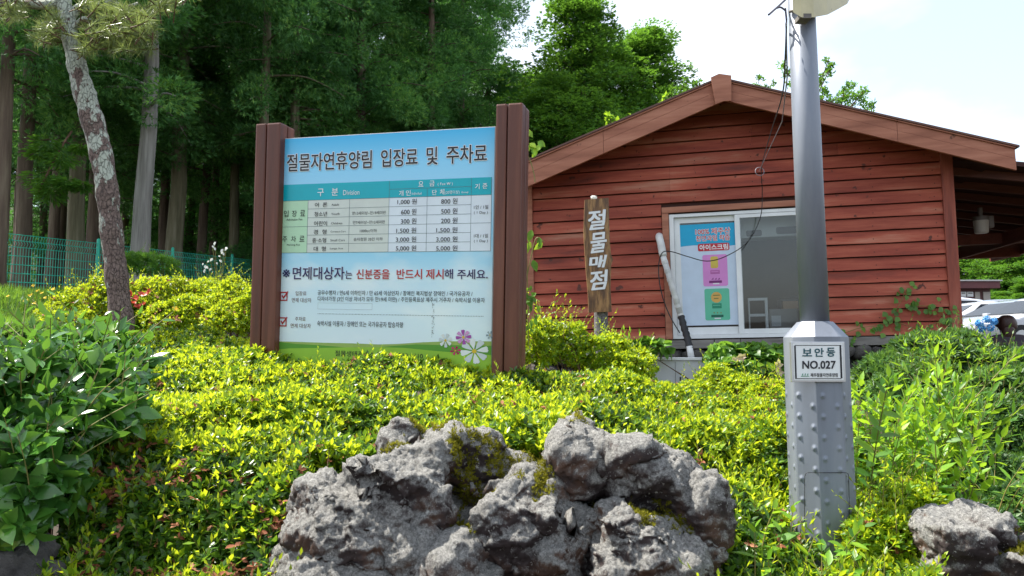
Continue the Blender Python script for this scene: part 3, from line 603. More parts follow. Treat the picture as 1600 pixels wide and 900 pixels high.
# ice cream poster on the left sash
def Z8(zx, zy): return H(1020 + zx * .2444, 320 + zy * .2444, .018)
pst = thing('window_poster', 'tall pale blue ice cream poster filling the left window sash', 'poster', mat=HM)
p0 = Z8(245, 450)[0] - .0; u0 = wl + fw + .054; u1 = um0 + .02; w1 = (Z8(228, 128)[1] + Z8(537, 112)[1]) / 2; w0 = (Z8(262, 775)[1] + Z8(570, 762)[1]) / 2
b = MB(); b.box((u0, .0165, w0), (u1, .0185, w1)); b.build('sheet', flat('poster pale blue', (.56, .66, .80), .35), pst)
b = MB(); wv = (Z8(240, 270)[1] + Z8(545, 250)[1]) / 2; pts = [(u0, .0160, w1), (u0, .0160, wv)] + [(u0 + (u1-u0) * k / 8, .0160, wv + .012 * math.sin(k * .75)) for k in range(1, 9)] + [(u1, .0160, w1)]
b.add(pts, [tuple(range(len(pts)))]); b.build('blue_field', flat('poster blue', (.0, .36, .62), .35), pst)
YP = .0150
b = MB()
def pr(zx0, zy0, zx1, zy1): 
    zx = zx0 + 4; a = H(1020 + zx0*.2444, 320 + (zy0+zy1)/2*.2444, YP); c = H(1020 + zx1*.2444, 320 + (zy0+zy1)/2*.2444, YP); t_ = H(1020 + (zx0+zx1)/2*.2444, 320 + zy0*.2444, YP); bt = H(1020 + (zx0+zx1)/2*.2444, 320 + zy1*.2444, YP)
    return a[0], c[0], bt[1], t_[1]
for s_, q4 in (('100% 제주산', (272, 148, 495, 188)), ('천연과일 착즙', (276, 193, 493, 230))):
    r4 = pr(*q4); write(b, s_, *r4, YP, 1, .02, .05); write(b, s_, *r4, YP - .001, 0, .02)
r4 = pr(288, 246, 490, 294); rrect(b, r4[0], r4[2], r4[1], r4[3], .02, YP, 0); r4 = pr(298, 252, 482, 289); write(b, '아이스크림', *r4, YP - .001, 1, .03)
b.build('lettering', [flat('poster red', (.50, .015, .03), .35), M_wink], pst)
b = MB()
r4 = pr(320, 318, 478, 520); rrect(b, r4[0], r4[2], r4[1], r4[3], .022, YP, 0); r4 = pr(333, 535, 492, 738); rrect(b, r4[0], r4[2], r4[1], r4[3], .022, YP, 1)
r4 = pr(369, 330, 417, 405); rrect(b, r4[0], r4[2], r4[1], r4[3], .018, YP - .001, 2); r4 = pr(372, 557, 441, 626); disc(b, (r4[0]+r4[1])/2, (r4[2]+r4[3])/2, (r4[1]-r4[0])/2, (r4[3]-r4[2])/2, YP - .001, 3)
for q4, mm_ in (((368, 418, 428, 442), 4), ((380, 630, 440, 662), 5), ((360, 484, 442, 500), 6), ((374, 703, 452, 719), 7), ((385, 500, 425, 508), 8), ((395, 722, 436, 730), 8)):
    r4 = pr(*q4); rrect(b, r4[0], r4[2], r4[1], r4[3], .003, YP - .001, mm_)
for k in range(3):
    r4 = pr(374 + k * 20, 466, 388 + k * 20, 478); b.add([(r4[0], YP - .001, r4[2]), (r4[1], YP - .001, r4[2]), (r4[1], YP - .001, r4[3])], [(0, 1, 2)], 6)
    r4 = pr(385 + k * 22, 682, 400 + k * 22, 698); disc(b, (r4[0]+r4[1])/2, (r4[2]+r4[3])/2, .007, .009, YP - .001, 9, 10)
for q4, mm_ in (((378, 345, 408, 352), 3), ((384, 388, 390, 403), 3), ((396, 388, 402, 403), 3), ((385, 575, 428, 582), 9), ((390, 595, 420, 602), 9), ((374, 425, 420, 430), 0), ((386, 640, 432, 645), 1)):
    r4 = pr(*q4); b.quad(r4[0], r4[2], r4[1], r4[3], YP - .002, mm_)
b.build('product_cards', [flat('card pink', (.66, .25, .60)), flat('card green', (.12, .50, .33)), flat('lolly yellow', (.62, .48, .08)), flat('biscuit orange', (.66, .38, .10)), flat('brush pink', (.45, .12, .35)), flat('ribbon green', (.02, .24, .14)), flat('pill purple', (.18, .02, .16)), flat('pill dark green', (.01, .12, .08)), flat('fine white', (.75, .72, .76)), flat('seed olive', (.22, .22, .06))], pst)

# ------------------------------------------------------------------ porch at the right of the hut
b = MB()
pu0, pu1 = HW + .035, HW + 2.35; pz = lambda u: topR(HW) - TH - .03 - .17 * (u - HW)
b.prism([(pu0, pz(pu0) - .02), (pu1, pz(pu1) - .02), (pu1, pz(pu1) + .03), (pu0, pz(pu0) + .03)], .12, 5.5)
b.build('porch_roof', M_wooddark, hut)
b = MB()
for v in np.arange(.4, 5.4, .62): b.prism([(pu0, pz(pu0) - .11), (pu1, pz(pu1) - .11), (pu1, pz(pu1) - .023), (pu0, pz(pu0) - .023)], v, v + .055)
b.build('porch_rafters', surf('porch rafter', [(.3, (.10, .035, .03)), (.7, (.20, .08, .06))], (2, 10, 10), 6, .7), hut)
M_porch = surf('porch beam paint', [(.3, (.16, .045, .035)), (.7, (.28, .09, .06))], (8, 1, 10), 6, .7)
b = MB(); b.box((pu1 - .9, .9, pz(pu1) - .34), (pu1 - .84, 5.4, pz(pu1) - .16)); b.box((pu1 - .02, .5, pz(pu1) - .30), (pu1 + .05, 5.5, pz(pu1) + .01)); b.box((HW + .03, 2.6, pz(pu1) - .30), (pu1 - .02, 2.72, pz(pu1) - .16)); b.box((HW + .03, 4.3, pz(pu1) - .34), (pu1 - .02, 4.42, pz(pu1) - .2))
b.build('porch_beam', M_porch, hut)
# lamp can under the porch
pl = thing('porch_lamp', 'white cup shaped lamp hanging under the dark porch roof', 'lamp', mat=HM)
lc = plane_uv(HM, 1533, 352, 1.6); 
def lathe(prof, cx, cy, n=24):
    V = []; Fc = []; k = len(prof)
    for r_, z in prof:
        for j in range(n): a = 2*math.pi*j/n; V.append((cx + r_*math.cos(a), cy + r_*math.sin(a), z))
    for i in range(k-1):
        for j in range(n): Fc.append((i*n+j, i*n+(j+1) % n, (i+1)*n+(j+1) % n, (i+1)*n+j))
    Fc.append(tuple(range(n))[::-1]); Fc.append(tuple((k-1)*n+j for j in range(n))); return V, Fc
z0 = lc[1]; V, Fc = lathe([(.068, z0 - .10), (.078, z0 - .09), (.088, z0 + .05), (.088, z0 + .058)], lc[0], 1.6)
mk('lamp_shade', V, Fc, flat('lamp cream', (.66, .62, .56), .4), pl, smooth=False)
V, Fc = lathe([(.086, z0 + .058), (.086, z0 + .11), (.03, z0 + .115), (.03, z0 + .22)], lc[0], 1.6); mk('lamp_cap', V, Fc, flat('lamp cap grey', (.22, .20, .19), .5), pl)
b = MB(); b.box((lc[0] + .10, 1.62, z0 - .03), (lc[0] + .16, 1.72, z0 + .12), bev=.01); b.box((lc[0] + .0, 1.64, z0 + .08), (lc[0] + .11, 1.66, z0 + .10)); b.build('lamp_bracket', flat('bracket grey', (.25, .22, .21), .5), pl)

# ------------------------------------------------------------------ name plank on its concrete post
YP_ = 7.9
def W(px, py, Y=YP_): return P(px, py, Y)
ns = thing('name_plank', 'tall brown charred plank with four white Korean letters in front of the hut', 'wooden sign', loc=W(939, 600, YP_ + .08))
outl = [(914,312),(951,309),(952,345),(953,380),(955,398),(958,405),(955,415),(954,450),(956,487),(920,488),(919,460),(916,425),(914,395),(912,360)]
Vf = [W(x, y) for x, y in outl]; Vb = [v + np.array([0, .055, 0]) for v in Vf]; n_ = len(outl)
M_char = surf('charred carved plank', [(.2, (.03, .012, .005)), (.45, (.13, .06, .02)), (.62, (.32, .17, .06)), (.8, (.42, .25, .10))], (30, 30, 5), 9, .55, bump=.9, bscale=(60, 60, 14), dist=.01, spec=.5)
mk('plank', Vf + Vb, [tuple(range(n_))[::-1], tuple(range(n_, 2*n_))] + [(i, (i+1) % n_, (i+1) % n_ + n_, i + n_) for i in range(n_)], M_char, ns, world=True)
b = MB()
for s_, (x0, y0, x1, y1), sh in (('절', (919, 329, 947, 358), .06), ('물', (923, 364, 947, 394), .0), ('매', (920, 400, 949, 418), .05), ('점', (922, 423, 950, 452), .10)):
    v, f = glyphs(s_, 0, .18); lo, hi = v.min(0), v.max(0); q = (v - lo) / (hi - lo)
    for k_, (ox, oy) in enumerate(((-.8, -.6), (.8, -.6), (-.8, .6), (.8, .6))): b.add([W(x0 + a * (x1 - x0) + 1.2 * math.sin(c * 5) + ox, y1 + (y0 - y1) * c - 3 * (a - .5) + oy, YP_ - .006 - k_ * .0002) for a, c in q], f)
b.build('lettering', flat('white brush paint', (.74, .75, .76), .5), ns, world=True)
b = MB(); V, Fc = rockball(W(928, 309, YP_ + .02), np.array([.035, .02, .022]), 8, 2, .12); b.add(V, Fc); b.build('white_cap', M_petal, ns, world=True)
V, Fc = tube([W(939.5, 640, YP_ + .11), W(939, 480, YP_ + .11), W(939, 420, YP_ + .11)], .073, 16); mk('concrete_post', V, Fc, M_concrete, ns, world=True)

# ------------------------------------------------------------------ drain pipe and grey box
dp = thing('drain_pipe', 'white taped drain pipe slanting down the red wall into the grey box', 'pipe', loc=P(1080, 556, 7.9))
hw = lambda px, py, v: HM @ Vector((plane_uv(HM, px, py, v)[0], v, plane_uv(HM, px, py, v)[1]))
e0 = hw(1030, 370, .0); e1 = hw(1030, 372, -.10)
pp = [np.array(hw(1030, 369, -.01)), np.array(hw(1030.5, 373, -.10)), np.array(hw(1033, 383, -.13)), np.array(hw(1036, 400, -.14)), np.array(hw(1051, 450, -.15)), np.array(hw(1065, 498, -.16))]
V, Fc = tube(smooth_path(pp[:4], 4), .043, 14); mk('elbow', V, Fc, M_pvc, dp, world=True, smooth=True)
V, Fc = tube([pp[3], pp[4], pp[5]], .034, 14); mk('pipe_run', V, Fc, M_pvc, dp, world=True, smooth=True)
pb = [np.array(hw(1064, 494, -.16)), np.array(hw(1069, 512, -.20)), np.array(hw(1074, 528, -.30)), np.array(hw(1078, 545, -.36))]
sp_ = smooth_path(pb, 6); V, Fc = tube(sp_, [.038 + .005 * math.sin(k * 2.1) for k in range(len(sp_))], 12); mk('black_tape', V, Fc, M_black, dp, world=True, smooth=True)
V, Fc = tube([np.array(hw(1077, 541, -.36)), np.array(hw(1080.5, 560, -.38))], .034, 14); mk('pipe_foot', V, Fc, M_pvc, dp, world=True, smooth=True)
for k in range(7):
    f = .08 + k * .14; c = pp[3] * (1 - f) + pp[5] * f; d = (pp[5] - pp[3]); d = d / np.linalg.norm(d)
    V, Fc = tube([c, c + d * .035], .0368, 14); mk('tape_band', V, Fc, M_pvc, dp, world=True)
bx = thing('utility_box', 'pale grey metal box under the drain pipe below the hut', 'utility box', loc=hw(1060, 600, -.45))
c0 = hw(1010, 559, -.62); ang = Matrix.Rotation(R(-12.6), 3, 'Z')
def bp(u, v, z): return Vector(c0) + ang @ Vector((u, v, z))
wd = (hw(1108, 559, -.62) - c0).length
b = MB(); M4 = Matrix.Translation(Vector(c0)) @ Matrix.Rotation(R(-12.6), 4, 'Z')
b.box((0, 0, -.42), (wd, .42, -.03), M=M4); b.build('box_body', surf('pale grey enamel', [(.3, (.50, .52, .53)), (.7, (.62, .63, .63))], (5, 5, 5), 6, .4, speck=(16, .73, (.35, .30, .25))), bx, world=True)
b = MB(); b.box((-.012, -.015, -.028), (wd + .012, .44, .004), M=M4, bev=.006); b.build('lid', M_white, bx, world=True)
b = MB(); b.box((wd * .46, -.003, -.42), (wd * .465, 0, -.04), M=M4); b.box((wd*.53, -.014, -.24), (wd*.55, -.001, -.20), M=M4); b.build('door_seam', M_black, bx, world=True)

# ------------------------------------------------------------------ lamp post
YL = 3.1
base_c = P(1291, 930, YL); top_c = P(1249, -70, YL)
axis_at = lambda z: base_c + (top_c - base_c) * ((z - base_c[2]) / (top_c[2] - base_c[2]))
def at_py(py, Y=YL): return P(1270, py, Y)[2]
lp = thing('lamp_post', 'grey steel lamp post with a wide eight sided studded base and a number plate', 'lamp post', loc=axis_at(.60))
zc0, zc1 = at_py(527), at_py(503)                         # shoulder
RB, RU = .1265, .0570
nA, nZ = 320, 420; zb = .55
th = np.linspace(0, 2*math.pi, nA, endpoint=False); zz = np.linspace(zb, zc0, nZ)
ph = (th - R(270) + R(22.5)) % R(45) - R(22.5); octr = RB * math.cos(R(22.5)) / np.cos(ph); octr = np.minimum(octr, RB * .985)
TT, ZZ = np.meshgrid(th, zz); RRm = np.broadcast_to(octr, TT.shape).copy()
step = .0815; z_pl = at_py(598) - .012
for fi in range(8):
    for cj, off in ((-.028, 0), (.028, .5)):
        for k in range(14):
            zk = z_pl - .035 - (k + off) * step
            if zk < zb: continue
            c_ang = R(270) + fi * R(45) + cj / (RB * .95)
            da = (TT - c_ang + math.pi) % (2*math.pi) - math.pi
            d = np.hypot(da * RB, (ZZ - zk) * (.8)); RRm += .0062 * np.clip(1 - d / .0125, 0, 1) ** 1.3
ax = np.array([axis_at(z) for z in zz])
V = np.stack([ax[:, 0][:, None] + RRm * np.cos(TT), ax[:, 1][:, None] + RRm * np.sin(TT), ZZ], -1).reshape(-1, 3)
ii = (np.arange(nZ - 1)[:, None] * nA + np.arange(nA)[None]).ravel(); jj = (np.arange(nZ - 1)[:, None] * nA + (np.arange(nA)[None] + 1) % nA).ravel()
mk('studded_base', V, np.stack([ii, jj, jj + nA, ii + nA], 1), M_pole, lp, world=True, smooth=True)
b = MB(); k = 8
def octa(z, r_): c = axis_at(z); return [(c[0] + r_ * math.cos(R(22.5 + 45*i)), c[1] + r_ * math.sin(R(22.5 + 45*i)), z) for i in range(8)]
V = octa(zc0, RB * .985) + octa(zc1, RU + .012); b.add(V, [(i, (i+1) % 8, (i+1) % 8 + 8, i + 8) for i in range(8)] + [tuple(range(8, 16))])
b.build('shoulder', M_pole, lp, world=True)
V, Fc = tube([axis_at(zc1 - .01), axis_at(zc1 + .8), top_c], [RU, RU * .985, RU * .93], 48); mk('pole', V, Fc, M_pole, lp, world=True, smooth=True)
# number plate on the front face
fy = -RB * math.cos(R(22.5)) * 1.0
def LPl(px, py, off):
    """point on the plane of the front face"""
    yy = YL + fy - off; return P(px, py, yy)
def frame_pts(x0, y0, x1, y1, off): return [LPl(x0, y1, off), LPl(x1, y1, off), LPl(x1, y0, off), LPl(x0, y0, off)]
pc = axis_at(at_py(566)); PLM = Matrix.Translation(Vector(LPl(1278.5, 566, .012)))
def plate_box(mb, x0, y0, x1, y1, o0, o1, m=0, bev=0):
    A = LPl(x0, y1, o1); B = LPl(x1, y0, o1); mb.box((A[0], A[1], A[2]), (B[0], A[1] + (o1 - o0), B[2]), m, bev=bev)
b = MB(); plate_box(b, 1237.5, 534, 1319.5, 597, -.006, .010, bev=.002); npl = b.build('number_plate', M_steel, lp, world=True)
b = MB(); plate_box(b, 1241, 537, 1316, 593.5, .010, .012); b.build('plate_face', flat('plate white', (.78, .80, .80), .3), npl, world=True)
b = MB(); o_ = .0132
def rule(x0, y0, x1, y1, m=0): 
    A = LPl(x0, y1, o_); B = LPl(x1, y0, o_); b.add([(A[0], A[1], A[2]), (B[0], A[1], A[2]), (B[0], A[1], B[2]), (A[0], A[1], B[2])], [(0, 1, 2, 3)], m)
for q4 in ((1242.5, 539, 1314.5, 540), (1242.5, 591, 1314.5, 592), (1242.5, 540, 1243.4, 591), (1313.6, 540, 1314.5, 591)): rule(*q4)
b.build('plate_rule', M_ink, npl, world=True)
b = MB()
def pword(s, x0, y0, x1, y1, m, off=.0):
    v, f = glyphs(s); lo, hi = v.min(0), v.max(0); q = (v - lo) / (hi - lo)
    for k_, (ox, oy) in enumerate(((-1, -1), (1, -1), (-1, 1), (1, 1))): b.add([LPl(x0 + a * (x1 - x0) + ox * off * 12, y1 + (y0 - y1) * c + oy * off * 12, .0134 + k_ * .00008) for a, c in q], f, m)
pword('보', 1254, 545, 1268.5, 556.5, 1, .03); pword('안', 1273, 544, 1287, 557, 1, .03); pword('등', 1292, 543.5, 1304.5, 557, 1, .03)
pword('NO.027', 1254, 564, 1305.5, 576, 0, .03)
pword('제주절물자연휴양림', 1266.5, 583, 1309, 589, 0, .008)
b.add([LPl(x, y, .0134) for x, y in ((1251.5,588.3),(1264.5,588.3),(1264.5,587.3),(1251.5,587.3))], [(0,1,2,3)], 2)
for x in (1254, 1258, 1262): b.add([LPl(x + dx, 585 + dy, .0134) for dx, dy in ((-.8,1.6),(.8,1.6),(1.2,-1.6),(-.3,-1.2))], [(0,1,2,3)], 2)
b.build('lettering', [M_ink, flat('teal ink', (.01, .08, .10), .35), flat('logo green', (.06, .25, .15), .4)], npl, world=True)
# service hatch outline on the base
b = MB(); hp = [(1257,815),(1257.5,745),(1259,740),(1262,738.5),(1322,738.5),(1325,740),(1326,744),(1329,865)]
V, Fc = tube([LPl(x, y, .0025) for x, y in hp], .0013, 5); b.add(V, Fc); V, Fc = tube([LPl(1327.5, 818, -.0), LPl(1327.5, 818, .006)], .006, 8); b.add(V, Fc); b.build('hatch_seam', M_black, lp, world=True)
# lamp head, strap and spikes
hd = MB(); A = P(1236, 22, YL - .10)
def hpnt(px, py, Y): return tuple(P(px, py + 6, Y))
Yf, Yb = YL - .115, YL + .22
botm = [hpnt(1239, 13, Yf), hpnt(1252, 21, Yf - .01), hpnt(1272, 21, Yf + .02), hpnt(1293, 17, Yf + .10), hpnt(1310, 8, Yf + .2), hpnt(1324, 0, Yf + .3), hpnt(1330, -12, Yb + .25), hpnt(1300, -20, Yb + .2), hpnt(1262, -14, Yb)]
topm = [(x, y, z + (.16 if i < 8 else .15)) for i, (x, y, z) in enumerate(botm)]
k = len(botm); hd.add(botm + topm, [tuple(range(k)), tuple(range(2*k - 1, k - 1, -1))] + [(i, i + k, (i+1) % k + k, (i+1) % k) for i in range(k)])
hd.build('lamp_head', surf('aged cream enamel', [(.3, (.42, .38, .22)), (.7, (.62, .56, .34))], (8, 8, 8), 7, .5, speck=(24, .70, (.12, .07, .03))), lp, world=True)
b = MB(); V, Fc = tube([axis_at(at_py(22)) + np.array([-.062, -.02, 0]), axis_at(at_py(22)) + np.array([0, -.066, .003]), axis_at(at_py(22)) + np.array([.062, -.01, .0])], .006, 6); b.add(V, Fc)
A = P(1250, 28, YL - .12); B = P(1268, 21, YL - .12); b.box((A[0], YL - .12, A[2]), (B[0], YL - .06, B[2])); b.build('strap', M_woodgrey, lp, world=True)
b = MB(); V, Fc = tube([P(1201, 23, YL - .05), P(1216, 10, YL), P(1232, -5, YL + .05)], .0045, 6); b.add(V, Fc); V, Fc = tube(smooth_path([P(1213, 13, YL - .01), P(1220, 11.5, YL), P(1228, 17, YL)], 4), .004, 6); b.add(V, Fc); V, Fc = tube([P(1227, 13, YL), P(1229, 31, YL)], .004, 6); b.add(V, Fc)
b.build('bird_spike', flat('spike violet grey', (.05, .045, .08), .4), lp, world=True)
# loose cable from the post to the pipe
cbp = [(1229, 30, 3.08), (1227, 90, 3.2), (1222, 150, 4.0), (1205, 205, 5.6), (1190, 262, 7.6), (1191, 300, 8.0), (1188, 340, 8.05), (1168, 378, 8.1), (1135, 400, 8.15), (1105, 408, 8.2), (1075, 401, 8.3), (1048, 393, 8.35), (1034, 396, 8.36), (1029, 420, 8.38), (1033, 455, 8.38), (1045, 490, 8.38), (1062, 520, 8.3)]
V, Fc = tube(smooth_path([P(*c) for c in cbp], 6), list(np.linspace(.0035, .0065, 97)), 6); V = np.array(V)
tag(mk('hanging_cable', V, Fc, M_black, world=True, smooth=True), 'thin black cable sagging from the lamp post across the window poster', 'cable')
b = MB(); V, Fc = tube([P(1228, 36, 3.06), P(1230, 120, 3.5), P(1222, 190, 5.4), P(1186, 268, 7.6)], .0035, 5); b.add(V, Fc)
cc = P(1187, 268, 7.6); V, Fc = tube([cc + .045 * np.array([math.cos(a), .2 * math.sin(a), math.sin(a)]) for a in np.linspace(0, 6.6, 20)], .004, 5); b.add(V, Fc)
tag(b.build('guy_wire', flat('dull wire', (.22, .20, .22), .4, .4), None, world=True), 'fine grey wire ending in a small loop in front of the gable', 'wire')

# ------------------------------------------------------------------ boulders
def tex(name, kind, size, **kw):
    t_ = bpy.data.textures.new(name, kind); t_.noise_scale = size
    for a, v in kw.items(): setattr(t_, a, v)
    return t_
T1 = tex('rock lumps', 'CLOUDS', .28, noise_depth=2); T2 = tex('rock crags', 'VORONOI', .20, distance_metric='DISTANCE'); T3 = tex('rock grain', 'CLOUDS', .045, noise_depth=4); T4 = tex('rock pits', 'CLOUDS', .014, noise_depth=3)
def rockmat():
    m, t, bs, o = base_mat('lichen lava rock'); n = t.nodes.new; l = t.links.new
    tc = n('ShaderNodeTexCoord'); ge = n('ShaderNodeNewGeometry')
    def noise(sc, d, r_=.6):
        z = n('ShaderNodeTexNoise'); z.inputs['Scale'].default_value = sc; z.inputs['Detail'].default_value = d; z.inputs['Roughness'].default_value = r_; l(tc.outputs['Object'], z.inputs[0]); return z
    a = noise(3.2, 5); base = ramp(t, [(.32, (.045, .034, .035)), (.46, (.095, .072, .070)), (.56, (.20, .115, .080)), (.66, (.11, .085, .085))]); l(a.outputs[0], base.inputs[0])
    f = noise(95, 10, .92); lic = ramp(t, [(.36, (.055, .053, .050)), (.45, (.21, .205, .195)), (.53, (.40, .39, .365)), (.64, (.70, .69, .64))]); l(f.outputs[0], lic.inputs[0])
    g = noise(4.5, 9, .72); sx = n('ShaderNodeSeparateXYZ'); l(ge.outputs['Normal'], sx.inputs[0])
    mm = n('ShaderNodeMath'); mm.operation = 'MULTIPLY_ADD'; mm.inputs[1].default_value = .26; l(sx.outputs[2], mm.inputs[0]); l(g.outputs[0], mm.inputs[2])
    q = n('ShaderNodeMapRange'); q.inputs[1].default_value = .66; q.inputs[2].default_value = .80; fm = n('ShaderNodeMath'); fm.operation = 'MULTIPLY_ADD'; fm.inputs[1].default_value = .45; l(f.outputs[0], fm.inputs[0]); l(mm.outputs[0], fm.inputs[2]); l(fm.outputs[0], q.inputs[0])
    x = n('ShaderNodeMix'); x.data_type = 'RGBA'; l(q.outputs[0], x.inputs[0]); l(base.outputs[0], x.inputs[6]); l(lic.outputs[0], x.inputs[7])
    s2 = noise(48, 8, .75); q2 = n('ShaderNodeMapRange'); q2.inputs[1].default_value = .60; q2.inputs[2].default_value = .64; l(s2.outputs[0], q2.inputs[0])
    x2 = n('ShaderNodeMix'); x2.data_type = 'RGBA'; x2.inputs[7].default_value = (.66, .65, .61, 1); l(q2.outputs[0], x2.inputs[0]); l(x.outputs[2], x2.inputs[6])
    l(x2.outputs[2], bs.inputs['Base Color']); bs.inputs['Roughness'].default_value = .92; bs.inputs['Specular IOR Level'].default_value = .2
    h = noise(85, 12, .9); bp_ = n('ShaderNodeBump'); bp_.inputs['Strength'].default_value = 1; bp_.inputs['Distance'].default_value = .022; l(h.outputs[0], bp_.inputs['Height']); l(bp_.outputs[0], bs.inputs['Normal'])
    return m
M_rock = rockmat()
boulders = []
def boulder(label, blobs, seed, vox=.0085, amp=1.0, mat=None):
    b = MB(); r_ = np.random.default_rng(seed)
    for (px, py, Y, rx, ry, rz) in blobs:
        s_ = Y / F; V, Fc = rockball(np.array([0., 0, 0]), np.array([rx * s_, ry * s_, rz * s_]), int(r_.integers(1e6)), 3, .10)
        c = P(px, py, Y); b.add([v + c for v in np.array(V)], Fc)
    o = b.build('boulder', mat or M_rock, None, world=True, smooth=True)
    md = o.modifiers.new('remesh', 'REMESH'); md.mode = 'VOXEL'; md.voxel_size = vox; md.use_smooth_shade = True
    sm = o.modifiers.new('smooth', 'SMOOTH'); sm.iterations = 3; sm.factor = .5
    for t_, s_ in ((T1, .085), (T2, .115), (T3, .046), (T4, .028)):
        d = o.modifiers.new('displace', 'DISPLACE'); d.texture = t_; d.strength = s_ * amp; d.mid_level = .5; d.texture_coords = 'GLOBAL'
    tag(o, label, 'boulder', 'lava boulders in front of the hedge'); boulders.append(o); return o
boulder('large left lava boulder with pale lichen and a dark hollow front', [(548,832,2.62,88,110,84),(612,772,2.60,80,100,66),(500,872,2.58,48,80,62),(655,740,2.68,60,90,45),(635,830,2.48,42,50,48),(700,715,2.78,46,70,42),(560,900,2.55,95,100,50),(480,905,2.6,40,80,40),(740,730,2.80,34,60,50)], 1)
boulder('small reddish rock peeping over the back of the left boulder', [(628,688,2.86,32,50,30),(640,700,2.84,34,50,20)], 2, .009, .6)
boulder('large angular right boulder with a flat slanting lichen top', [(905,722,2.76,42,80,50),(955,716,2.78,68,90,40),(1008,750,2.74,72,90,46),(1064,802,2.70,48,80,60),(1078,868,2.72,32,70,78),(902,708,2.8,36,60,32),(1000,810,2.86,80,60,60)], 3)
boulder('middle boulder with a rusty front face between the two large ones', [(800,800,2.56,46,70,58),(840,795,2.58,50,70,34),(890,830,2.56,44,60,40),(800,870,2.54,44,60,44),(860,880,2.55,60,70,50)], 5)
boulder('low front boulder at the lower right of the rock group', [(965,825,2.50,36,60,36),(1010,850,2.48,52,60,46),(1050,885,2.5,42,50,40),(985,900,2.48,70,60,40),(940,880,2.5,34,50,50)], 6)
boulder('low stone at the foot of the mossy cleft', [(720,880,2.46,38,60,34),(690,900,2.46,50,60,26),(760,905,2.46,40,60,30)], 8, .010, .8)
boulder('small grey lichen boulder alone at the lower right corner', [(1480,840,2.75,48,70,40),(1525,828,2.77,42,70,36),(1500,890,2.75,60,70,50)], 9, .010, .8)
boulder('brown rock cut by the right edge beside the corner boulder', [(1590,890,2.62,34,60,40),(1560,910,2.66,34,50,30),(1620,900,2.62,40,60,45)], 10, .010, .8)
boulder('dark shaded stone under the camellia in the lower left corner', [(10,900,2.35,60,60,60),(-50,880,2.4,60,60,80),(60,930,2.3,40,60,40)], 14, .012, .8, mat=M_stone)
boulder('mossy back stone filling the cleft between the two large boulders', [(760,790,2.86,80,60,70),(720,820,2.80,60,60,60),(840,760,2.92,70,60,36),(760,880,2.8,90,60,50),(900,850,2.8,90,60,70)], 12, .013, .8)

# moss tufts growing in the clefts of the boulders
dg = bpy.context.evaluated_depsgraph_get()
def rock_verts(o):
    e = o.evaluated_get(dg); me = e.to_mesh(); v = np.zeros(len(me.vertices)*3); me.vertices.foreach_get('co', v); nn = np.zeros(len(me.vertices)*3); me.vertices.foreach_get('normal', nn); e.to_mesh_clear()
    return v.reshape(-1, 3) + np.array(o.location), nn.reshape(-1, 3)
boulders.insert(8, boulders.pop()); mossy = {0: [(738,745,2.7,.15),(760,720,2.75,.09),(620,690,2.75,.06),(700,660,2.8,.07),(560,715,2.65,.05),(740,800,2.6,.08)], 1: [(650,672,2.8,.05)], 2: [(865,750,2.66,.10),(880,765,2.66,.09),(930,740,2.62,.05),(1000,790,2.64,.12),(1040,825,2.6,.08),(900,650,2.7,.07),(1010,700,2.6,.04)],
         3: [(850,770,2.6,.08),(770,790,2.55,.05),(815,760,2.58,.04)], 4: [(990,815,2.5,.07),(1050,830,2.5,.04)], 5: [(720,850,2.5,.07)], 6: [(1560,850,2.7,.06)], 7: [(1590,850,2.6,.08)], 8: [(740,760,2.8,.26),(830,740,2.85,.2),(730,840,2.76,.2),(900,790,2.8,.2)]}
mr_ = np.random.default_rng(77)
for bi, spots in mossy.items():
    o = boulders[bi]; v, nn = rock_verts(o); keep = np.zeros(len(v), bool)
    for (px, py, Y, rad) in spots:
        d = np.linalg.norm(v - P(px, py, Y), axis=1); keep |= (d < rad * (1 + .5 * vnoise(v[:, 0], v[:, 2], 30, bi)))
    keep &= (nn[:, 2] > -.25) & (vnoise(v[:, 0], v[:, 1] + v[:, 2], 45, 3) > -.25)
    idx = np.where(keep)[0]
    if len(idx) < 10: continue
    idx = mr_.choice(idx, min(len(idx) * 2, 9000)); C = v[idx] + mr_.normal(scale=.004, size=(len(idx), 3))
    (V, Fc), _ = rosettes(C, nn[idx] + mr_.normal(scale=.4, size=(len(idx), 3)) + [0, 0, .4], 4, .014, .0045, 5, 60, NEEDLE, mr_)
    V = V - np.array(o.location); mm = mk('moss', V, Fc, M_moss); mm.parent = o

# ------------------------------------------------------------------ azalea hedge
hc = [(433,552,5.1),(520,566,4.95),(600,568,4.9),(690,572,4.85),(770,578,4.8),(900,582,5.2),(1000,600,5.6),(1100,620,5.8),(1230,620,5.8),(300,522,6.0),(200,522,6.4),(250,560,4.8),(300,620,3.6),(500,622,3.6),(700,628,3.6),(900,632,3.7),(1100,650,3.9),(1220,655,4.1),
      (200,680,2.9),(350,680,2.9),(500,682,2.95),(700,668,3.1),(850,662,3.2),(1000,685,3.1),(1150,725,3.0),(1220,740,3.0),(140,735,2.72),(300,735,2.72),(430,735,2.72),(1150,780,2.8),(1215,830,2.75),(100,930,2.40),(200,930,2.42),(300,935,2.42),(450,930,2.42),(1150,930,2.4),(1230,930,2.45),(1290,935,2.9),(1290,960,2.6),(1265,940,2.75),(1315,940,2.75),(1235,860,3.0),(1345,880,3.0),(1290,850,3.4),
      (1350,790,3.3),(1370,900,2.5),(1430,880,2.7),(1330,660,4.0),(1330,600,5.6)]
hcp = np.array([P(*c) for c in hc])
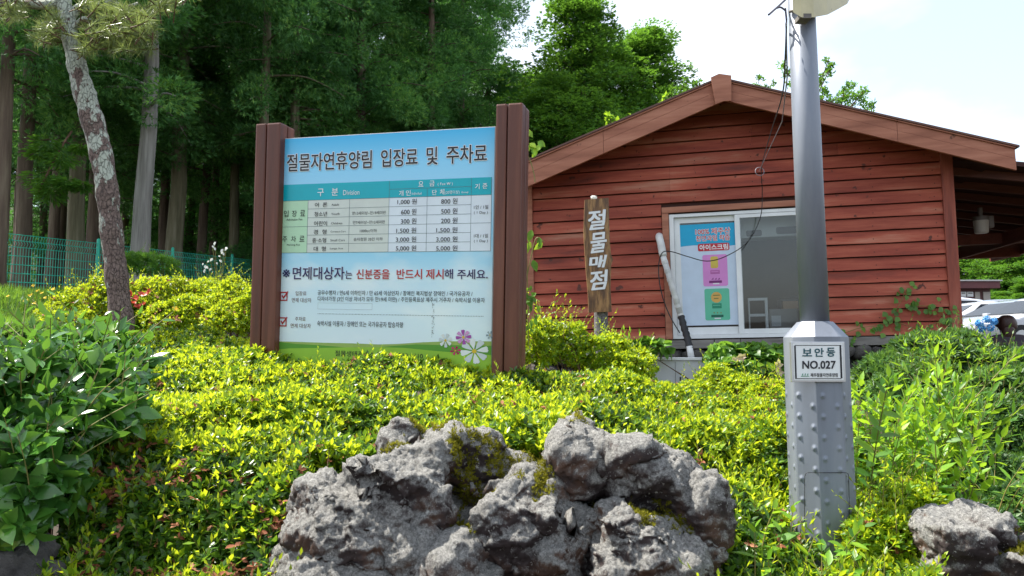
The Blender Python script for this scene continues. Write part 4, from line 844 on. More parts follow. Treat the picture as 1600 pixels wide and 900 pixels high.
def hz(x, y):
    d2 = (x[:, None] - hcp[:, 0]) ** 2 + (y[:, None] - hcp[:, 1]) ** 2; wt = 1 / (d2 + .02) ** 1.6
    return (wt * hcp[:, 2]).sum(1) / wt.sum(1) + .060 * vnoise(x, y, 4, 4) + .035 * vnoise(x, y, 12, 5)
hedge = thing('azalea_hedge', 'broad sunlit yellow-green azalea hedge sloping down in front of the price board', 'hedge', loc=(0, 3.6, 1.0))
hr = np.random.default_rng(31)
def hedge_pts(n):
    Y = 2.30 + (6.6 - 2.30) * hr.random(n) ** 1.25; px = hr.uniform(60, 1440, n); x = (px - 800) / F * Y * 1.0
    pad = 25 * vnoise(px * 0, Y, 6, 2)
    lim_l = np.interp(Y, [2.08, 2.4, 3, 4, 5.2, 5.3, 6.6], [60, 95, 120, 130, 150, 150, 150]); lim_r = np.interp(Y, [2.08, 2.6, 3, 3.4, 4, 6.2, 6.6], [1420, 1430, 1400, 1350, 1330, 1290, 1200])
    ok = (px > lim_l + pad) & (px < lim_r + pad)
    ok &= ~((Y < 2.93) & (px > 475 + pad * .3) & (px < 1112 + pad * .3))
    ok &= ~((Y > 5.35) & (px > 395) & (px < 830)) & ~((np.hypot(x - (base_c[0]), Y - YL) < .15)) 
    ok &= ~((Y > 6.1) & (px > 820))
    return x[ok], Y[ok]
x, y = hedge_pts(330000); z = hz(x, y)
e_ = .02; gxn = (hz(x + e_, y) - z) / e_; gyn = (hz(x, y + e_) - z) / e_; kp = hr.random(len(x)) < np.sqrt(1 + gxn ** 2 + gyn ** 2) / 4.6; x, y, z, gxn, gyn = x[kp], y[kp], z[kp], gxn[kp], gyn[kp]; print('hedge', len(x)); Nn = unit(np.stack([-gxn, -gyn, np.ones_like(x)], 1))
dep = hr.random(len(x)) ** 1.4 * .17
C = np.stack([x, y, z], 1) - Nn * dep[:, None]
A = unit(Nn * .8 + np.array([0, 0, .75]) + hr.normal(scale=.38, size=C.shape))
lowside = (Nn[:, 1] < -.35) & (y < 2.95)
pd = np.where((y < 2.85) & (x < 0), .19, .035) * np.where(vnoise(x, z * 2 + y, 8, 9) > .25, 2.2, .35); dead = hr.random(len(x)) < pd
older = (dep > .09) | (hr.random(len(x)) < .30 + .45 * (vnoise(x, y, 5, 6) > .2)) | (lowside & (hr.random(len(x)) < .75)); top = ~dead & ~older; low = ~dead & older  # older leaves; extra dark ones put shade inside and low in front
near = np.clip(y / 3.5, .8, 1.25)
sel = np.where(top)[0]; (V, Fc), own = rosettes(C[sel], A[sel], 6, .041, .0165, 15, 66, LEAF4, hr)
o_ = mk('young_leaves', V, Fc, M_azalea, hedge, world=True)
sel = np.where(low)[0]; (V, Fc), own = rosettes(C[sel], A[sel], 6, .040, .0175, 30, 88, LEAF4, hr); mk('older_shaded_leaves', V, Fc, M_azalea_low, hedge, world=True)
sel = np.where(dead)[0]; (V, Fc), own = rosettes(C[sel] + Nn[sel] * .02, A[sel], 4, .026, .016, 40, 140, LEAF6, hr); mk('withered_blossoms', V, Fc, M_dead, hedge, world=True)
def twigs(n, C, A, name, parent, mat, ln=.22, rad=.0022):
    b = MB(); r_ = np.random.default_rng(n); k = r_.choice(len(C), n)
    for i in k:
        p = C[i]; d = A[i] + r_.normal(scale=.25, size=3); d = d / np.linalg.norm(d); q = p - d * ln + [0, 0, -.03]; V, Fc = tube([q, (p + q) / 2 + r_.normal(scale=.008, size=3), p + d * .01], [rad * 1.5, rad, rad * .6], 4, False); b.add(V, Fc)
    return b.build(name, mat, parent, world=True)
twigs(1500, C, A, 'twigs', hedge, M_twig)
# upright sprouts standing above the clipped surface
def shoots(parent, bases, hts, L, Wd, mat, stemmat=M_stem, per=.022, lean=.2, shape=LEAF6, seed=0, droop=(25, 80), start=.25, name='leaves', stems='stems', rad=.003, curl=.0):
    r_ = np.random.default_rng(seed); b = MB(); B, D, U, LL = [], [], [], []
    for (p, h) in zip(bases, hts):
        p = np.asarray(p, float); ld = r_.normal(scale=lean, size=2); tip = p + np.array([ld[0] * h, ld[1] * h, h]); mid = (p + tip) / 2 + np.array([ld[0], ld[1], 0]) * -.12 * h
        pts = smooth_path([p, mid, tip], 5); V, Fc = tube(pts, list(np.linspace(rad, rad * .4, len(pts))), 4, False); b.add(V, Fc)
        nL = max(3, int(h * (1 - start) / per)); ph = r_.uniform(0, 6.28); P_ = np.array(pts)
        for k in range(nL):
            f = start + (1 - start) * k / max(1, nL - 1); q = f * (len(pts) - 1); i = min(int(q), len(pts) - 2); c = P_[i] + (P_[i+1] - P_[i]) * (q - i); ax_ = unit((P_[i+1] - P_[i])[None])[0]
            a = ph + k * 2.4 + r_.normal(scale=.2); al = R(np.interp(f, [start, 1], [droop[1], droop[0]]) + r_.normal(scale=8))
            s_ = np.cross(ax_, [math.cos(a), math.sin(a), .01]); s_ = s_ / np.linalg.norm(s_); B.append(c); D.append(ax_ * math.cos(al) + s_ * math.sin(al)); U.append(ax_ * math.sin(al) - s_ * math.cos(al) + r_.normal(scale=.15, size=3)); LL.append(L * r_.uniform(.7, 1.15) * np.interp(f, [0, .5, 1], [.8, 1, .6]))
    LL = np.array(LL); V, Fc = leaves(np.array(B), np.array(D), np.array(U), LL, LL * Wd / L, shape); mk(name, V, Fc, mat, parent, world=True); b.build(stems, M_stem if stemmat is None else stemmat, parent, world=True)
k = hr.choice(len(x), 1900); k = k[(y[k] < 4.6) & (dep[k] < .08)]
shoots(hedge, C[k] - [0, 0, .02], hr.uniform(.05, .19, len(k)), .040, .0155, M_azalea, per=.013, lean=.3, seed=3, droop=(15, 60), start=.2, rad=.0015, name='sprout_leaves', stems='sprout_stems', shape=LEAF4)

# ------------------------------------------------------------------ shrubs made of leafy lobes
def lobes(blobs, n, seed, top=.0, shell=.72):
    r_ = np.random.default_rng(seed); vol = np.array([(bl[3] * bl[4] + bl[3] * bl[5] + bl[4] * bl[5]) * (bl[2] / F) ** 2 for bl in blobs]); cnt = (n * vol / vol.sum()).astype(int); Cs, As = [], []
    cs = [P(bl[0], bl[1], bl[2]) for bl in blobs]; rs_ = [np.array(bl[3:6]) * bl[2] / F for bl in blobs]
    for c, rr_, k in zip(cs, rs_, cnt):
        d = unit(r_.normal(size=(k, 3))); d[:, 2] = np.where(d[:, 2] < -.55, -d[:, 2], d[:, 2]); f = (shell + (1 - shell) * r_.random(k) ** .5) * (1 + .24 * vnoise(d[:, 0] * 2 + d[:, 1], d[:, 2] * 2 + c[0], 3, seed)); p = c + d * rr_ * f[:, None]; a = unit(d / rr_)
        Cs.append(p); As.append(a)
    Cc = np.concatenate(Cs); Aa = np.concatenate(As); keep = np.ones(len(Cc), bool)
    for c, rr_ in zip(cs, rs_): keep &= ((((Cc - c) / rr_) ** 2).sum(1) > (shell * .85) ** 2)
    return Cc[keep], Aa[keep]
def base_of(Cc): c = Cc.mean(0); return (c[0], c[1], float(gz(c[0], c[1])))
def stems_to(parent, Cc, n, mat=M_twig, rad=.012, seed=0, name='stems'):
    r_ = np.random.default_rng(seed); b = MB(); c = base_of(Cc)
    for i in r_.choice(len(Cc), n):
        p = Cc[i]; g_ = np.array([c[0] * .7 + p[0] * .3, c[1] * .7 + p[1] * .3, gz(c[0], c[1]) - .05]); V, Fc = tube(smooth_path([g_, (g_ + p) / 2 + r_.normal(scale=.04, size=3), p], 4), list(np.linspace(rad, rad * .2, 9)), 5, False); b.add(V, Fc)
    b.build(name, mat, parent, world=True)
def shrub(name, label, cat, blobs, n, m_, L, Wd, mat, seed, shape=LEAF4, a=(20, 75), up=.6, jit=.35, group=None, nst=14, dead_=0.0, shell=.72):
    Cc, Aa = lobes(blobs, n, seed, shell=shell); t_ = thing(name, label, cat, loc=base_of(Cc), group=group); r_ = np.random.default_rng(seed + 1)
    Aa = unit(Aa + np.array([0, 0, up]) + r_.normal(scale=jit, size=Aa.shape)); dd = r_.random(len(Cc)) < dead_
    (V, Fc), _ = rosettes(Cc[~dd], Aa[~dd], m_, L, Wd, a[0], a[1], shape, r_); mk('foliage', V, Fc, mat, t_, world=True)
    if dd.any(): (V, Fc), _ = rosettes(Cc[dd], Aa[dd], 4, L * 1.1, Wd * 1.6, 40, 130, LEAF6, r_); mk('withered_blossoms', V, Fc, M_dead, t_, world=True)
    k = r_.choice(len(Cc), max(12, n // 45)); k = k[Aa[k][:, 2] > .35]
    if shape is LEAF4 and len(k): shoots(t_, Cc[k] - [0, 0, .03], r_.uniform(.10, .26, len(k)), L, Wd, mat, per=L * .45, lean=.4, seed=seed + 2, droop=(15, 70), start=.15, rad=.002, name='sprig_leaves', stems='sprig_stems', shape=LEAF4)
    stems_to(t_, Cc, nst, seed=seed); return t_, Cc, Aa
G1 = 'azalea shrubs behind the pine'
shrub('azalea_shrub', 'rounded yellow-green azalea shrub just left of the leaning pine trunk', 'shrub', [(125,492,7.3,50,60,34),(165,480,7.6,52,60,40),(110,508,7.0,40,50,22),(185,490,7.7,40,50,40)], 5200, 6, .036, .015, M_azalea, 41, dead_=.07, group=G1)
shrub('azalea_shrub', 'wide bright azalea shrub between the leaning pine and the left board post', 'shrub', [(250,480,8.0,60,70,46),(320,482,8.2,60,70,44),(290,500,7.6,60,60,36),(240,500,7.8,40,50,34)], 6500, 6, .038, .016, M_azalea, 43, dead_=.04, group=G1)
shrub('azalea_shrub', 'azalea shrub partly hidden behind the left post of the board', 'shrub', [(375,480,7.8,45,60,42),(405,500,7.2,40,60,46),(360,505,7.2,40,50,28)], 4200, 6, .036, .015, M_azalea, 45, group=G1, dead_=.03)
t_, Cc, Aa = shrub('yew_seedling', 'low dark feathery conifer seedling in front of the green fence', 'shrub', [(232,418,10.5,46,40,20),(215,410,10.4,24,30,14)], 1500, 7, .06, .010, M_cedar2, 47)
# red late blossoms on the left azalea
r_ = np.random.default_rng(9); 
for nm, spots, mt, lb in (('red_blossom', [(205,458),(212,466),(222,460),(232,458),(208,475),(216,480),(226,476),(200,468)], M_red, 'cluster of late red azalea blossoms beside the leaning pine trunk'), ('yellow_flower', [(274,484)], M_yellow, 'single yellow flower low in the shrub right of the pine')):
    pts = np.array([P(a_, b_, 7.05) for a_, b_ in spots]); (V, Fc), _ = rosettes(pts, np.tile([[0, -.8, .5]], (len(pts), 1)) + r_.normal(scale=.3, size=pts.shape), 7, .045, .035, 40, 80, LEAF6, r_)
    tag(mk(nm, V, Fc, mt, world=True), lb, 'flowers')
# shrubs at the right of the board
t_, Cc, Aa = shrub('flowering_shrub', 'yellow-green shrub with small white blossoms just right of the board', 'shrub', [(842,545,5.9,32,50,44),(880,545,6.1,44,50,40),(940,560,6.2,50,50,36),(985,575,6.1,40,50,26)], 3600, 6, .036, .016, M_azalea, 51)
k = np.where((Cc[:, 2] > P(900, 560, 6)[2]) & (Cc[:, 1] < 6.15))[0]; k = r_.choice(k, 60); k = k[np.abs(vnoise(Cc[k, 0], Cc[k, 2], 9, 3)) > .2]
(V, Fc), _ = rosettes(Cc[k] + [0, -.02, .01], Aa[k], 5, .022, .014, 30, 80, LEAF6, r_); mk('white_blossoms', V, Fc, M_petal, t_, world=True)
shoots(t_, [P(835 + i * 9, 540 - i * 2, 5.9) for i in range(7)], [.30, .36, .40, .42, .34, .30, .26], .05, .022, M_azalea, lean=.22, per=.022, seed=8, rad=.003, name='long_sprigs', stems='sprig_stems')
shr = thing('pointed_leaf_shrub', 'small upright shrub with pointed yellow leaves in front of the concrete post', 'shrub', loc=tuple(P(965, 640, 6.4)))
bs_ = [P(925 + (i * 37 % 90), 588 + (i % 3) * 8, 6.3 + (i % 4) * .08) for i in range(26)]
shoots(shr, bs_, list(r_.uniform(.18, .40, 26)), .085, .026, M_shoot, lean=.18, per=.024, seed=12, droop=(15, 70), rad=.003)
shrub('azalea_shrub', 'small azalea clump pressed against the right side of the grey box', 'shrub', [(1120,600,6.9,28,40,30),(1160,612,6.6,36,40,24),(1085,612,6.6,26,40,16)], 1500, 6, .036, .016, M_azalea, 53, group='azalea clumps in front of the hut')
shrub('azalea_shrub', 'azalea clump with brown patches hugging the lamp post from behind on the left', 'shrub', [(1205,625,5.6,40,50,26),(1180,650,5.2,40,50,24)], 1700, 6, .036, .015, M_azalea, 54, group='azalea clumps in front of the hut', dead_=.12)
lp_, Cc, Aa = shrub('leafy_plant', 'dark big-leaved plants in the shade under the shop window', 'plant', [(1135,560,7.7,30,20,20),(1180,562,7.8,36,22,22),(1215,575,7.7,36,22,30),(1150,580,7.5,30,20,16),(1240,570,7.9,30,20,26),(1010,548,7.9,40,10,12)], 520, 3, .10, .085, M_ivy, 57, shape=LEAFB, a=(50, 95), up=.2)
pts = np.array([P(a_, b_, 7.4) for a_, b_ in ((1147,563),(1160,558),(1215,572),(1217,582),(1154,560))]); (V, Fc), _ = rosettes(pts, np.tile([[0, -1, .3]], (5, 1)), 5, .06, .05, 40, 80, LEAF6, r_); mk('pale_flowers', V, Fc, leafmat('pale peach petal', [(.1, (.6, .42, .30)), (.9, (.75, .6, .48))]), lp_, world=True)

# ------------------------------------------------------------------ camellia at the left edge
cr_ = np.random.default_rng(61)
Cc, Aa = lobes([(40,625,2.75,100,90,85),(125,610,2.9,76,90,54),(180,590,3.1,40,60,38),(35,740,2.5,80,80,80),(-40,700,2.5,80,80,140),(85,670,2.6,70,60,50),(175,630,2.9,36,50,26),(110,560,3.1,60,50,30),(160,545,3.3,40,40,26),(20,810,2.4,60,60,50),(60,770,2.45,50,60,50),(-30,840,2.4,60,60,50),(150,650,2.75,60,50,30)], 1750, 61, shell=.5)
cam_ = thing('camellia_shrub', 'dark glossy big-leaved camellia shrub filling the lower left corner', 'shrub', loc=(Cc[:, 0].mean(), Cc[:, 1].mean(), float(gz(-1.6, 2.8))))
Aa2 = unit(Aa + [0, -.2, .15] + cr_.normal(scale=.3, size=Aa.shape))
(V, Fc), _ = rosettes(Cc, Aa2, 4, .088, .046, 35, 95, LEAFB, cr_); mk('foliage', V, Fc, M_camellia, cam_, world=True, smooth=True); k = cr_.choice(len(Cc), 190); k = k[Aa[k][:, 2] > .1]; shoots(cam_, Cc[k] - [0, 0, .04], cr_.uniform(.10, .26, len(k)), .080, .038, M_camellia, per=.03, lean=.5, seed=62, droop=(30, 85), rad=.003, shape=LEAFB, name='upper_leaves'); stems_to(cam_, Cc, 30, seed=5, rad=.008)
shrub('mugwort_clump', 'low dark mugwort clump behind the camellia at the left edge', 'plant', [(20,540,4.4,60,60,22),(70,528,4.8,50,50,16)], 900, 6, .06, .02, M_herb, 63)

# ------------------------------------------------------------------ right hand shrubs
rs1 = thing('tall_shoots_shrub', 'bright yellow-green shrub of tall leafy shoots right behind the lamp post', 'shrub', loc=tuple(P(1400, 860, 3.6)))
q_ = np.random.default_rng(71); bs_, hs_ = [], []
for i in range(130):
    px = q_.uniform(1318, 1500); Y = q_.uniform(3.25, 4.6); topy = np.interp(px, [1318, 1345, 1380, 1420, 1450, 1500], [585, 560, 610, 640, 600, 690]) + q_.uniform(0, 190) * (q_.random() < .85)
    tp = P(px, topy, Y); h = q_.uniform(.35, .8); bs_.append(tp - [0, 0, h]); hs_.append(h)
shoots(rs1, bs_, hs_, .098, .040, M_shoot, lean=.26, per=.017, seed=71, droop=(35, 100), start=.1, rad=.004, shape=LEAFB)
rs2 = thing('arching_shoots_shrub', 'arching light green shoots rising beside the mugwort on the right', 'shrub', loc=tuple(P(1480, 760, 4.4)))
bs_, hs_ = [], []
for i in range(34):
    px = q_.uniform(1440, 1530); Y = q_.uniform(4.0, 4.8); tp = P(px, q_.uniform(545, 660), Y); h = q_.uniform(.35, .7); bs_.append(tp - [0, 0, h]); hs_.append(h)
shoots(rs2, bs_, hs_, .13, .038, M_shoot, lean=.3, per=.03, seed=72, droop=(25, 85), start=.1, rad=.004, shape=LEAFB)
G2 = 'mugwort masses at the right edge'
shrub('mugwort_bush', 'feathery green mugwort bush below the right corner of the hut', 'plant', [(1400,590,6.4,60,60,36),(1450,560,6.6,60,60,36),(1430,620,5.9,70,60,50)], 3200, 7, .065, .018, M_herb, 73, group=G2, a=(20, 85), up=.3)
shrub('mugwort_bush', 'tall mugwort bush in front of the parked cars', 'plant', [(1540,578,6.6,60,60,34),(1600,582,6.8,60,60,32),(1495,545,6.9,34,50,26),(1580,620,6.0,80,60,46)], 3600, 7, .07, .020, M_herb, 75, group=G2, a=(20, 85), up=.3)
shrub('mugwort_bush', 'shaded mugwort bush at the right edge above the corner boulder', 'plant', [(1540,690,5.0,80,70,60),(1610,700,4.9,70,70,70),(1480,680,5.3,60,60,60),(1560,770,4.3,100,60,60),(1480,780,4.3,60,60,60),(1600,820,3.7,90,60,60),(1510,840,3.6,70,60,50)], 7000, 7, .055, .016, M_herb, 77, group=G2, a=(30, 90), up=.1)
fr = thing('bright_herb_clump', 'bright feathery herb clump catching the sun above the stone footing', 'plant', loc=tuple(P(1440, 600, 5.6)))
bs_ = [P(1425 + i * 7.5 % 150, 575 + (i % 4) * 10, 5.6) for i in range(26)]; shoots(fr, bs_, list(q_.uniform(.18, .34, 26)), .075, .02, M_shoot, lean=.3, per=.016, seed=78, droop=(30, 80), rad=.002)
fr = thing('compound_leaf_sapling', 'slender sapling with long paired leaves leaning in at the lower right edge', 'plant', loc=tuple(P(1590, 850, 3.2)))
bs_ = [P(1560 + i * 12, 800, 3.3 + .1 * (i % 2)) for i in range(6)]; shoots(fr, bs_, [.22, .26, .2, .28, .22, .2], .10, .026, M_shoot, lean=.5, per=.022, seed=79, droop=(45, 85), rad=.003)
sd_ = thing('broad_leaf_seedlings', 'broad green seedlings growing round the foot of the lamp post', 'plant', loc=tuple(P(1260, 900, 2.7)))
bs_ = [P(px, py, Y) for px, py, Y in ((1190,860,2.7),(1215,880,2.65),(1235,850,2.75),(1255,900,2.6),(1285,905,2.65),(1310,880,2.7),(1335,890,2.75),(1205,910,2.5),(1350,915,2.6),(1300,930,2.5),(1180,900,2.55))]
shoots(sd_, bs_, list(q_.uniform(.08, .16, 11)), .075, .036, M_shoot, lean=.3, per=.018, seed=80, droop=(35, 90), rad=.003, shape=LEAFB)
shrub('azalea_shrub', 'low azalea clump between the lamp post and the corner boulder', 'shrub', [(1380,850,2.9,60,50,50),(1420,800,3.2,50,50,40),(1350,820,3.2,40,50,40)], 2600, 6, .03, .012, M_azalea, 81, dead_=.03)
hy = thing('hydrangea_bush', 'blue hydrangea blooms low beside the right corner of the hut', 'flowers', loc=tuple(P(1543, 530, 7.2)))
for (px, py) in ((1530,505),(1542,499),(1553,502),(1534,514),(1548,512)):
    c = P(px, py, 7.2); d = unit(q_.normal(size=(60, 3))); (V, Fc), _ = rosettes(c + d * .030, d, 4, .014, .014, 60, 85, LEAF6, q_); mk('bloom', V, Fc, M_blue, hy, world=True)
stems_to(hy, np.array([P(1530 + i * 5, 505, 7.2) for i in range(6)]), 6, mat=M_stem, rad=.004)

# ------------------------------------------------------------------ creeper on the hut and vine behind the right post
def spot_leaves(spots, Yf, L, Wd, mat, parent, seed, normal=(0, -1, .25), n_each=1, name='leaves', jit=4):
    r_ = np.random.default_rng(seed); B, D, U = [], [], []
    for (px, py) in spots:
        for _ in range(n_each):
            p = Yf(px + r_.normal(0, jit), py + r_.normal(0, jit)); a = r_.uniform(-1.0, 1.0); B.append(p); D.append([math.sin(a), -.25, -math.cos(a) + .2 * r_.normal()]); U.append(np.array(normal) + r_.normal(scale=.3, size=3))
    s_ = r_.uniform(.7, 1.2, len(B)); V, Fc = leaves(np.array(B), np.array(D), np.array(U), L * s_, Wd * s_, LEAFB); return mk(name, V, Fc, mat, parent, world=True)
Yw = lambda px, py: np.array(hw(px, py, -.07))
cv = thing('creeper', 'green ivy creeping up the lower right corner of the red hut', 'creeper', loc=tuple(hw(1480, 530, -.1)))
path = [(1498,530),(1478,500),(1455,480),(1430,478),(1425,474)]; path2 = [(1478,500),(1430,512),(1395,500),(1375,508),(1345,512),(1320,520),(1292,528)]; path3 = [(1395,500),(1400,486),(1412,462),(1418,450)]
spot_leaves(path * 2 + path2 * 2 + path3 + [(1440,474),(1462,474),(1478,478),(1488,486),(1450,484),(1410,455),(1403,460),(1418,447),(1400,486),(1396,489),(1455,512),(1472,520),(1480,515),(1490,520),(1337,530),(1330,534),(1310,527),(1382,512),(1380,500),(1366,512)], Yw, .066, .062, M_ivy, cv, 90, n_each=2, jit=5)
b = MB()
for pth in (path, path2, path3): V, Fc = tube(smooth_path([Yw(*q) for q in pth], 4), .003, 4); b.add(V, Fc)
b.build('stems', M_stem, cv, world=True)
vn = thing('climbing_vine', 'yellow-green vine with few leaves behind the right post of the board', 'vine', loc=tuple(P(826, 560, 5.75)))
Yv = lambda px, py: P(px, py, 5.65)
spot_leaves([(824,202),(830,222),(826,228),(836,234),(843,222)], Yv, .07, .05, M_shoot, vn, 91, n_each=2, jit=3); spot_leaves([(838,362),(848,380),(828,385),(838,372),(826,400),(832,368),(824,392)], Yv, .10, .055, M_shoot, vn, 92, n_each=1, jit=3, name='large_leaves'); spot_leaves([(824,450),(822,470),(828,480),(830,500),(824,510),(830,462)], Yv, .06, .03, M_shoot, vn, 93, n_each=4, jit=5, name='low_leaves')
b = MB(); 
for pth in ([(826,540),(824,440),(822,340),(823,240),(822,196)], [(822,440),(830,400),(838,372),(850,378)], [(823,240),(828,250),(834,270),(836,285)]): V, Fc = tube(smooth_path([Yv(*q) for q in pth], 5), .004, 5); b.add(V, Fc)
b.build('stems', M_stem, vn, world=True)
wf = thing('white_wildflower', 'tall stalk of white wildflowers in front of the green fence', 'flowers', loc=tuple(P(335, 470, 8.3)))
b = MB(); fl = [(332,385),(335,379),(350,388),(345,398),(322,410),(325,416),(353,392),(328,404),(338,410),(318,420)]
for q in fl: V, Fc = tube(smooth_path([P(338, 470, 8.3), P((338 + q[0]) / 2 + 2, (470 + q[1]) / 2, 8.3), P(*q, 8.3)], 4), .003, 4); b.add(V, Fc)
b.build('stalks', M_stem, wf, world=True); spot_leaves(fl, lambda px, py: P(px, py, 8.3), .042, .026, M_petal, wf, 94, n_each=2, jit=3, name='petals')

# ------------------------------------------------------------------ grass
gr = np.random.default_rng(101); n_ = 26000; Y = gr.uniform(6.8, 13.4, n_); px = gr.uniform(-40, 300, n_); x = (px - 800) / F * Y; z = gz(x, Y) + .03 * vnoise(x, Y, 3, 1)
Bp = np.stack([x, Y, z - .02], 1); az = gr.uniform(0, 6.28, n_); D = np.stack([.35 * np.cos(az), .35 * np.sin(az), np.ones(n_)], 1); U = np.stack([np.cos(az), np.sin(az), .1 * np.ones(n_)], 1)
V, Fc = leaves(Bp, D, U, gr.uniform(.12, .30, n_), .014, (np.array([[0,-.5,0],[0,.5,0],[.55,-.35,.5],[.55,.35,.5],[1,0,3.0]]), np.array([[0,1,3],[0,3,2],[2,3,4]])))
tag(mk('grass', V, Fc, M_grass, world=True), 'sunlit grass between the camellia and the green fence', 'grass', kind='stuff')
pts = np.array([P(a_, b_, 9.5) for a_, b_ in ((52,447),(58,455),(48,462),(66,458),(70,466),(54,474),(40,470),(62,476),(12,463),(84,452))]); (V, Fc), _ = rosettes(pts, np.tile([[0, -.6, .6]], (len(pts), 1)), 7, .03, .02, 50, 85, LEAF4, gr)
b = MB(); b.V = [tuple(v) for v in V]; b.F = [tuple(f) for f in Fc]; b.M = [0] * len(Fc)
for p in pts: VV, FF = tube([p, p - [0, 0, .35]], .002, 4); b.add(VV, FF, 1)
tag(b.build('yellow_wildflowers', [M_yellow, M_stem], None, world=True), 'scattered yellow wildflowers in the grass near the fence', 'flowers')

# ------------------------------------------------------------------ green wire fence
fp = []; x0, y0 = -.680 * 13.4, 13.4
for k in range(-3, 9): f = k; fp.append((x0 + .66 * f, y0 + 1.9 * f))
ftop = lambda k: EYE + 2.19 + .093 * k
G3 = 'green fence panels'
for i, k in enumerate(range(-3, 8)):
    (xa, ya), (xb, yb) = fp[i], fp[i+1]; za, zbt = ftop(k), ftop(k + 1)
    names = {-3: 'nearest green wire fence panel wholly left of the photo', -2: 'green wire fence panel cut by the left edge, before the first post', -1: 'green wire fence panel ending at the leftmost post', 0: 'green wire fence panel between the leftmost post and the pine trunk', 1: 'green wire fence panel running behind the leaning pine and pale trunk', 2: 'green wire fence panel right of the pale cedar trunk', 3: 'green wire fence panel behind the white wildflowers'}
    fpn = thing('wire_fence', names.get(k, f'far green wire fence panel hidden behind the board'), 'fence', loc=(xa, ya, za - 1.2), group=G3)
    if k >= 4: fpn['label'] = f"{['first', 'second', 'third', 'fourth'][k - 4]} green fence panel hidden behind the price board, counted from the left"
    V, Fc = tube([(xa, ya, za - 1.35), (xa, ya, za + .03)], .035, 12); b = MB(); b.add(V, Fc); V, Fc = lathe([(.036, za + .03), (.030, za + .055), (.012, za + .07)], xa, ya, 12); b.add(V, Fc); b.build('fence_post', M_green, fpn, smooth=False, world=True)
    b = MB(); nv = 36; dx, dy = xb - xa, yb - ya; ln = math.hypot(dx, dy); px_, py_ = dy / ln * .04, -dx / ln * .04
    for j in range(1, nv):
        f = j / nv; c = np.array([xa + dx*f, ya + dy*f, za + (zbt - za) * f]); o3 = np.array([px_, py_, 0]) * 1.0
        V, Fc = tube([c + [0, 0, -1.15], c + [0, 0, -.26], c + o3 + [0, 0, -.2], c + [0, 0, -.14], c + o3 * .8 + [0, 0, -.03]], .0042, 4, False); b.add(V, Fc)
    for h in (-.03, -.14, -.26, -.42, -.58, -.74, -.90, -1.06): 
        for s_ in (0,): V, Fc = tube([(xa, ya, za + h), (xb, yb, zbt + h)], .0065, 4, False); b.add(V, Fc)
    b.build('wire_mesh', M_green, fpn, world=True)

# ------------------------------------------------------------------ trees
def conifer_mesh(seed, Hh, Rr, h0, nb, trunk_r, leafL=.17, leafW=.05, droop=.35, per=46, clump=.42, power=.75, bark=M_bark, leaf=M_cedar, lean=0.0, tip=.25):
    """trunk and crown (separate meshes) of one conifer standing at the origin"""
    r_ = np.random.default_rng(seed); zz = np.linspace(0, Hh, 22); wob = np.cumsum(r_.normal(scale=.02, size=(22, 2)), 0); pts = [np.array([wob[i, 0] + lean * zz[i], wob[i, 1], zz[i]]) for i in range(22)]
    rad = [trunk_r * (1 + .35 * math.exp(-z * 2.2)) * (1 - z / Hh * .85) for z in zz]; V, Fc = tube(pts, rad, 14); b = MB(); b.add(V, Fc)
    PT = np.array(pts); Cs, As = [], []
    for i in range(nb):
        h = h0 + (Hh - h0) * (i + r_.random()) / nb; f = (h - h0) / (Hh - h0); L = Rr * (tip + (1 - tip) * (1 - f) ** power) * r_.uniform(.6, 1.15) * (1 if f > .06 else .75); az = r_.uniform(0, 6.283)
        c0 = np.array([np.interp(h, zz, PT[:, 0]), np.interp(h, zz, PT[:, 1]), h]); dirh = np.array([math.cos(az), math.sin(az), 0]); up = .30 * (f ** 1.5) - droop * (1 - f) * .5
        end = c0 + dirh * L + [0, 0, L * up]; midp = (c0 + end) / 2 + [0, 0, .10 * L]; bp_ = smooth_path([c0, midp, end], 4); V, Fc = tube(bp_, list(np.linspace(.035 * (1 - f * .6), .008, len(bp_))), 4, False); b.add(V, Fc)
        nc = max(2, int(L / (clump * .92))); bb = np.array(bp_)
        for k in range(nc):
            g_ = .30 + .70 * (k + r_.random() * .6) / nc; q = g_ * (len(bb) - 1); j = min(int(q), len(bb) - 2); c = bb[j] + (bb[j+1] - bb[j]) * (q - j) + r_.normal(scale=.16 * clump, size=3) + [0, 0, -.25 * clump * droop]
            s_ = clump * r_.uniform(.6, 1.15); d = unit(r_.normal(size=(per, 3))); pr_ = c + d * np.array([s_, s_, s_ * .68]) * (.62 + .38 * r_.random((per, 1)))
            Cs.append(pr_); As.append(unit(d * .8 + dirh * .45 + np.array([0, 0, .25 - droop * .75])))
    C_ = np.concatenate(Cs); A_ = np.concatenate(As); n = len(C_); A_ = unit(A_ + r_.normal(scale=.35, size=A_.shape)); U_ = unit(r_.normal(size=A_.shape) + [0, 0, .8]); s_ = r_.uniform(.6, 1.3, n)
    Vc, Fc_ = leaves(C_, A_, U_, leafL * s_, leafW * s_, LEAF4)
    # each spray carries two side sprigs
    V2, F2 = leaves(C_ + A_ * leafL * .25, unit(A_ + .7 * unit(np.cross(A_, U_))), U_, leafL * .7 * s_, leafW * .8 * s_, LEAF4); V3, F3 = leaves(C_ + A_ * leafL * .3, unit(A_ - .7 * unit(np.cross(A_, U_))), U_, leafL * .7 * s_, leafW * .8 * s_, LEAF4)
    Vc, Fc_ = merge([(Vc, Fc_), (V2, F2), (V3, F3)])
    return (b.V, b.F, bark), (Vc, Fc_, leaf)
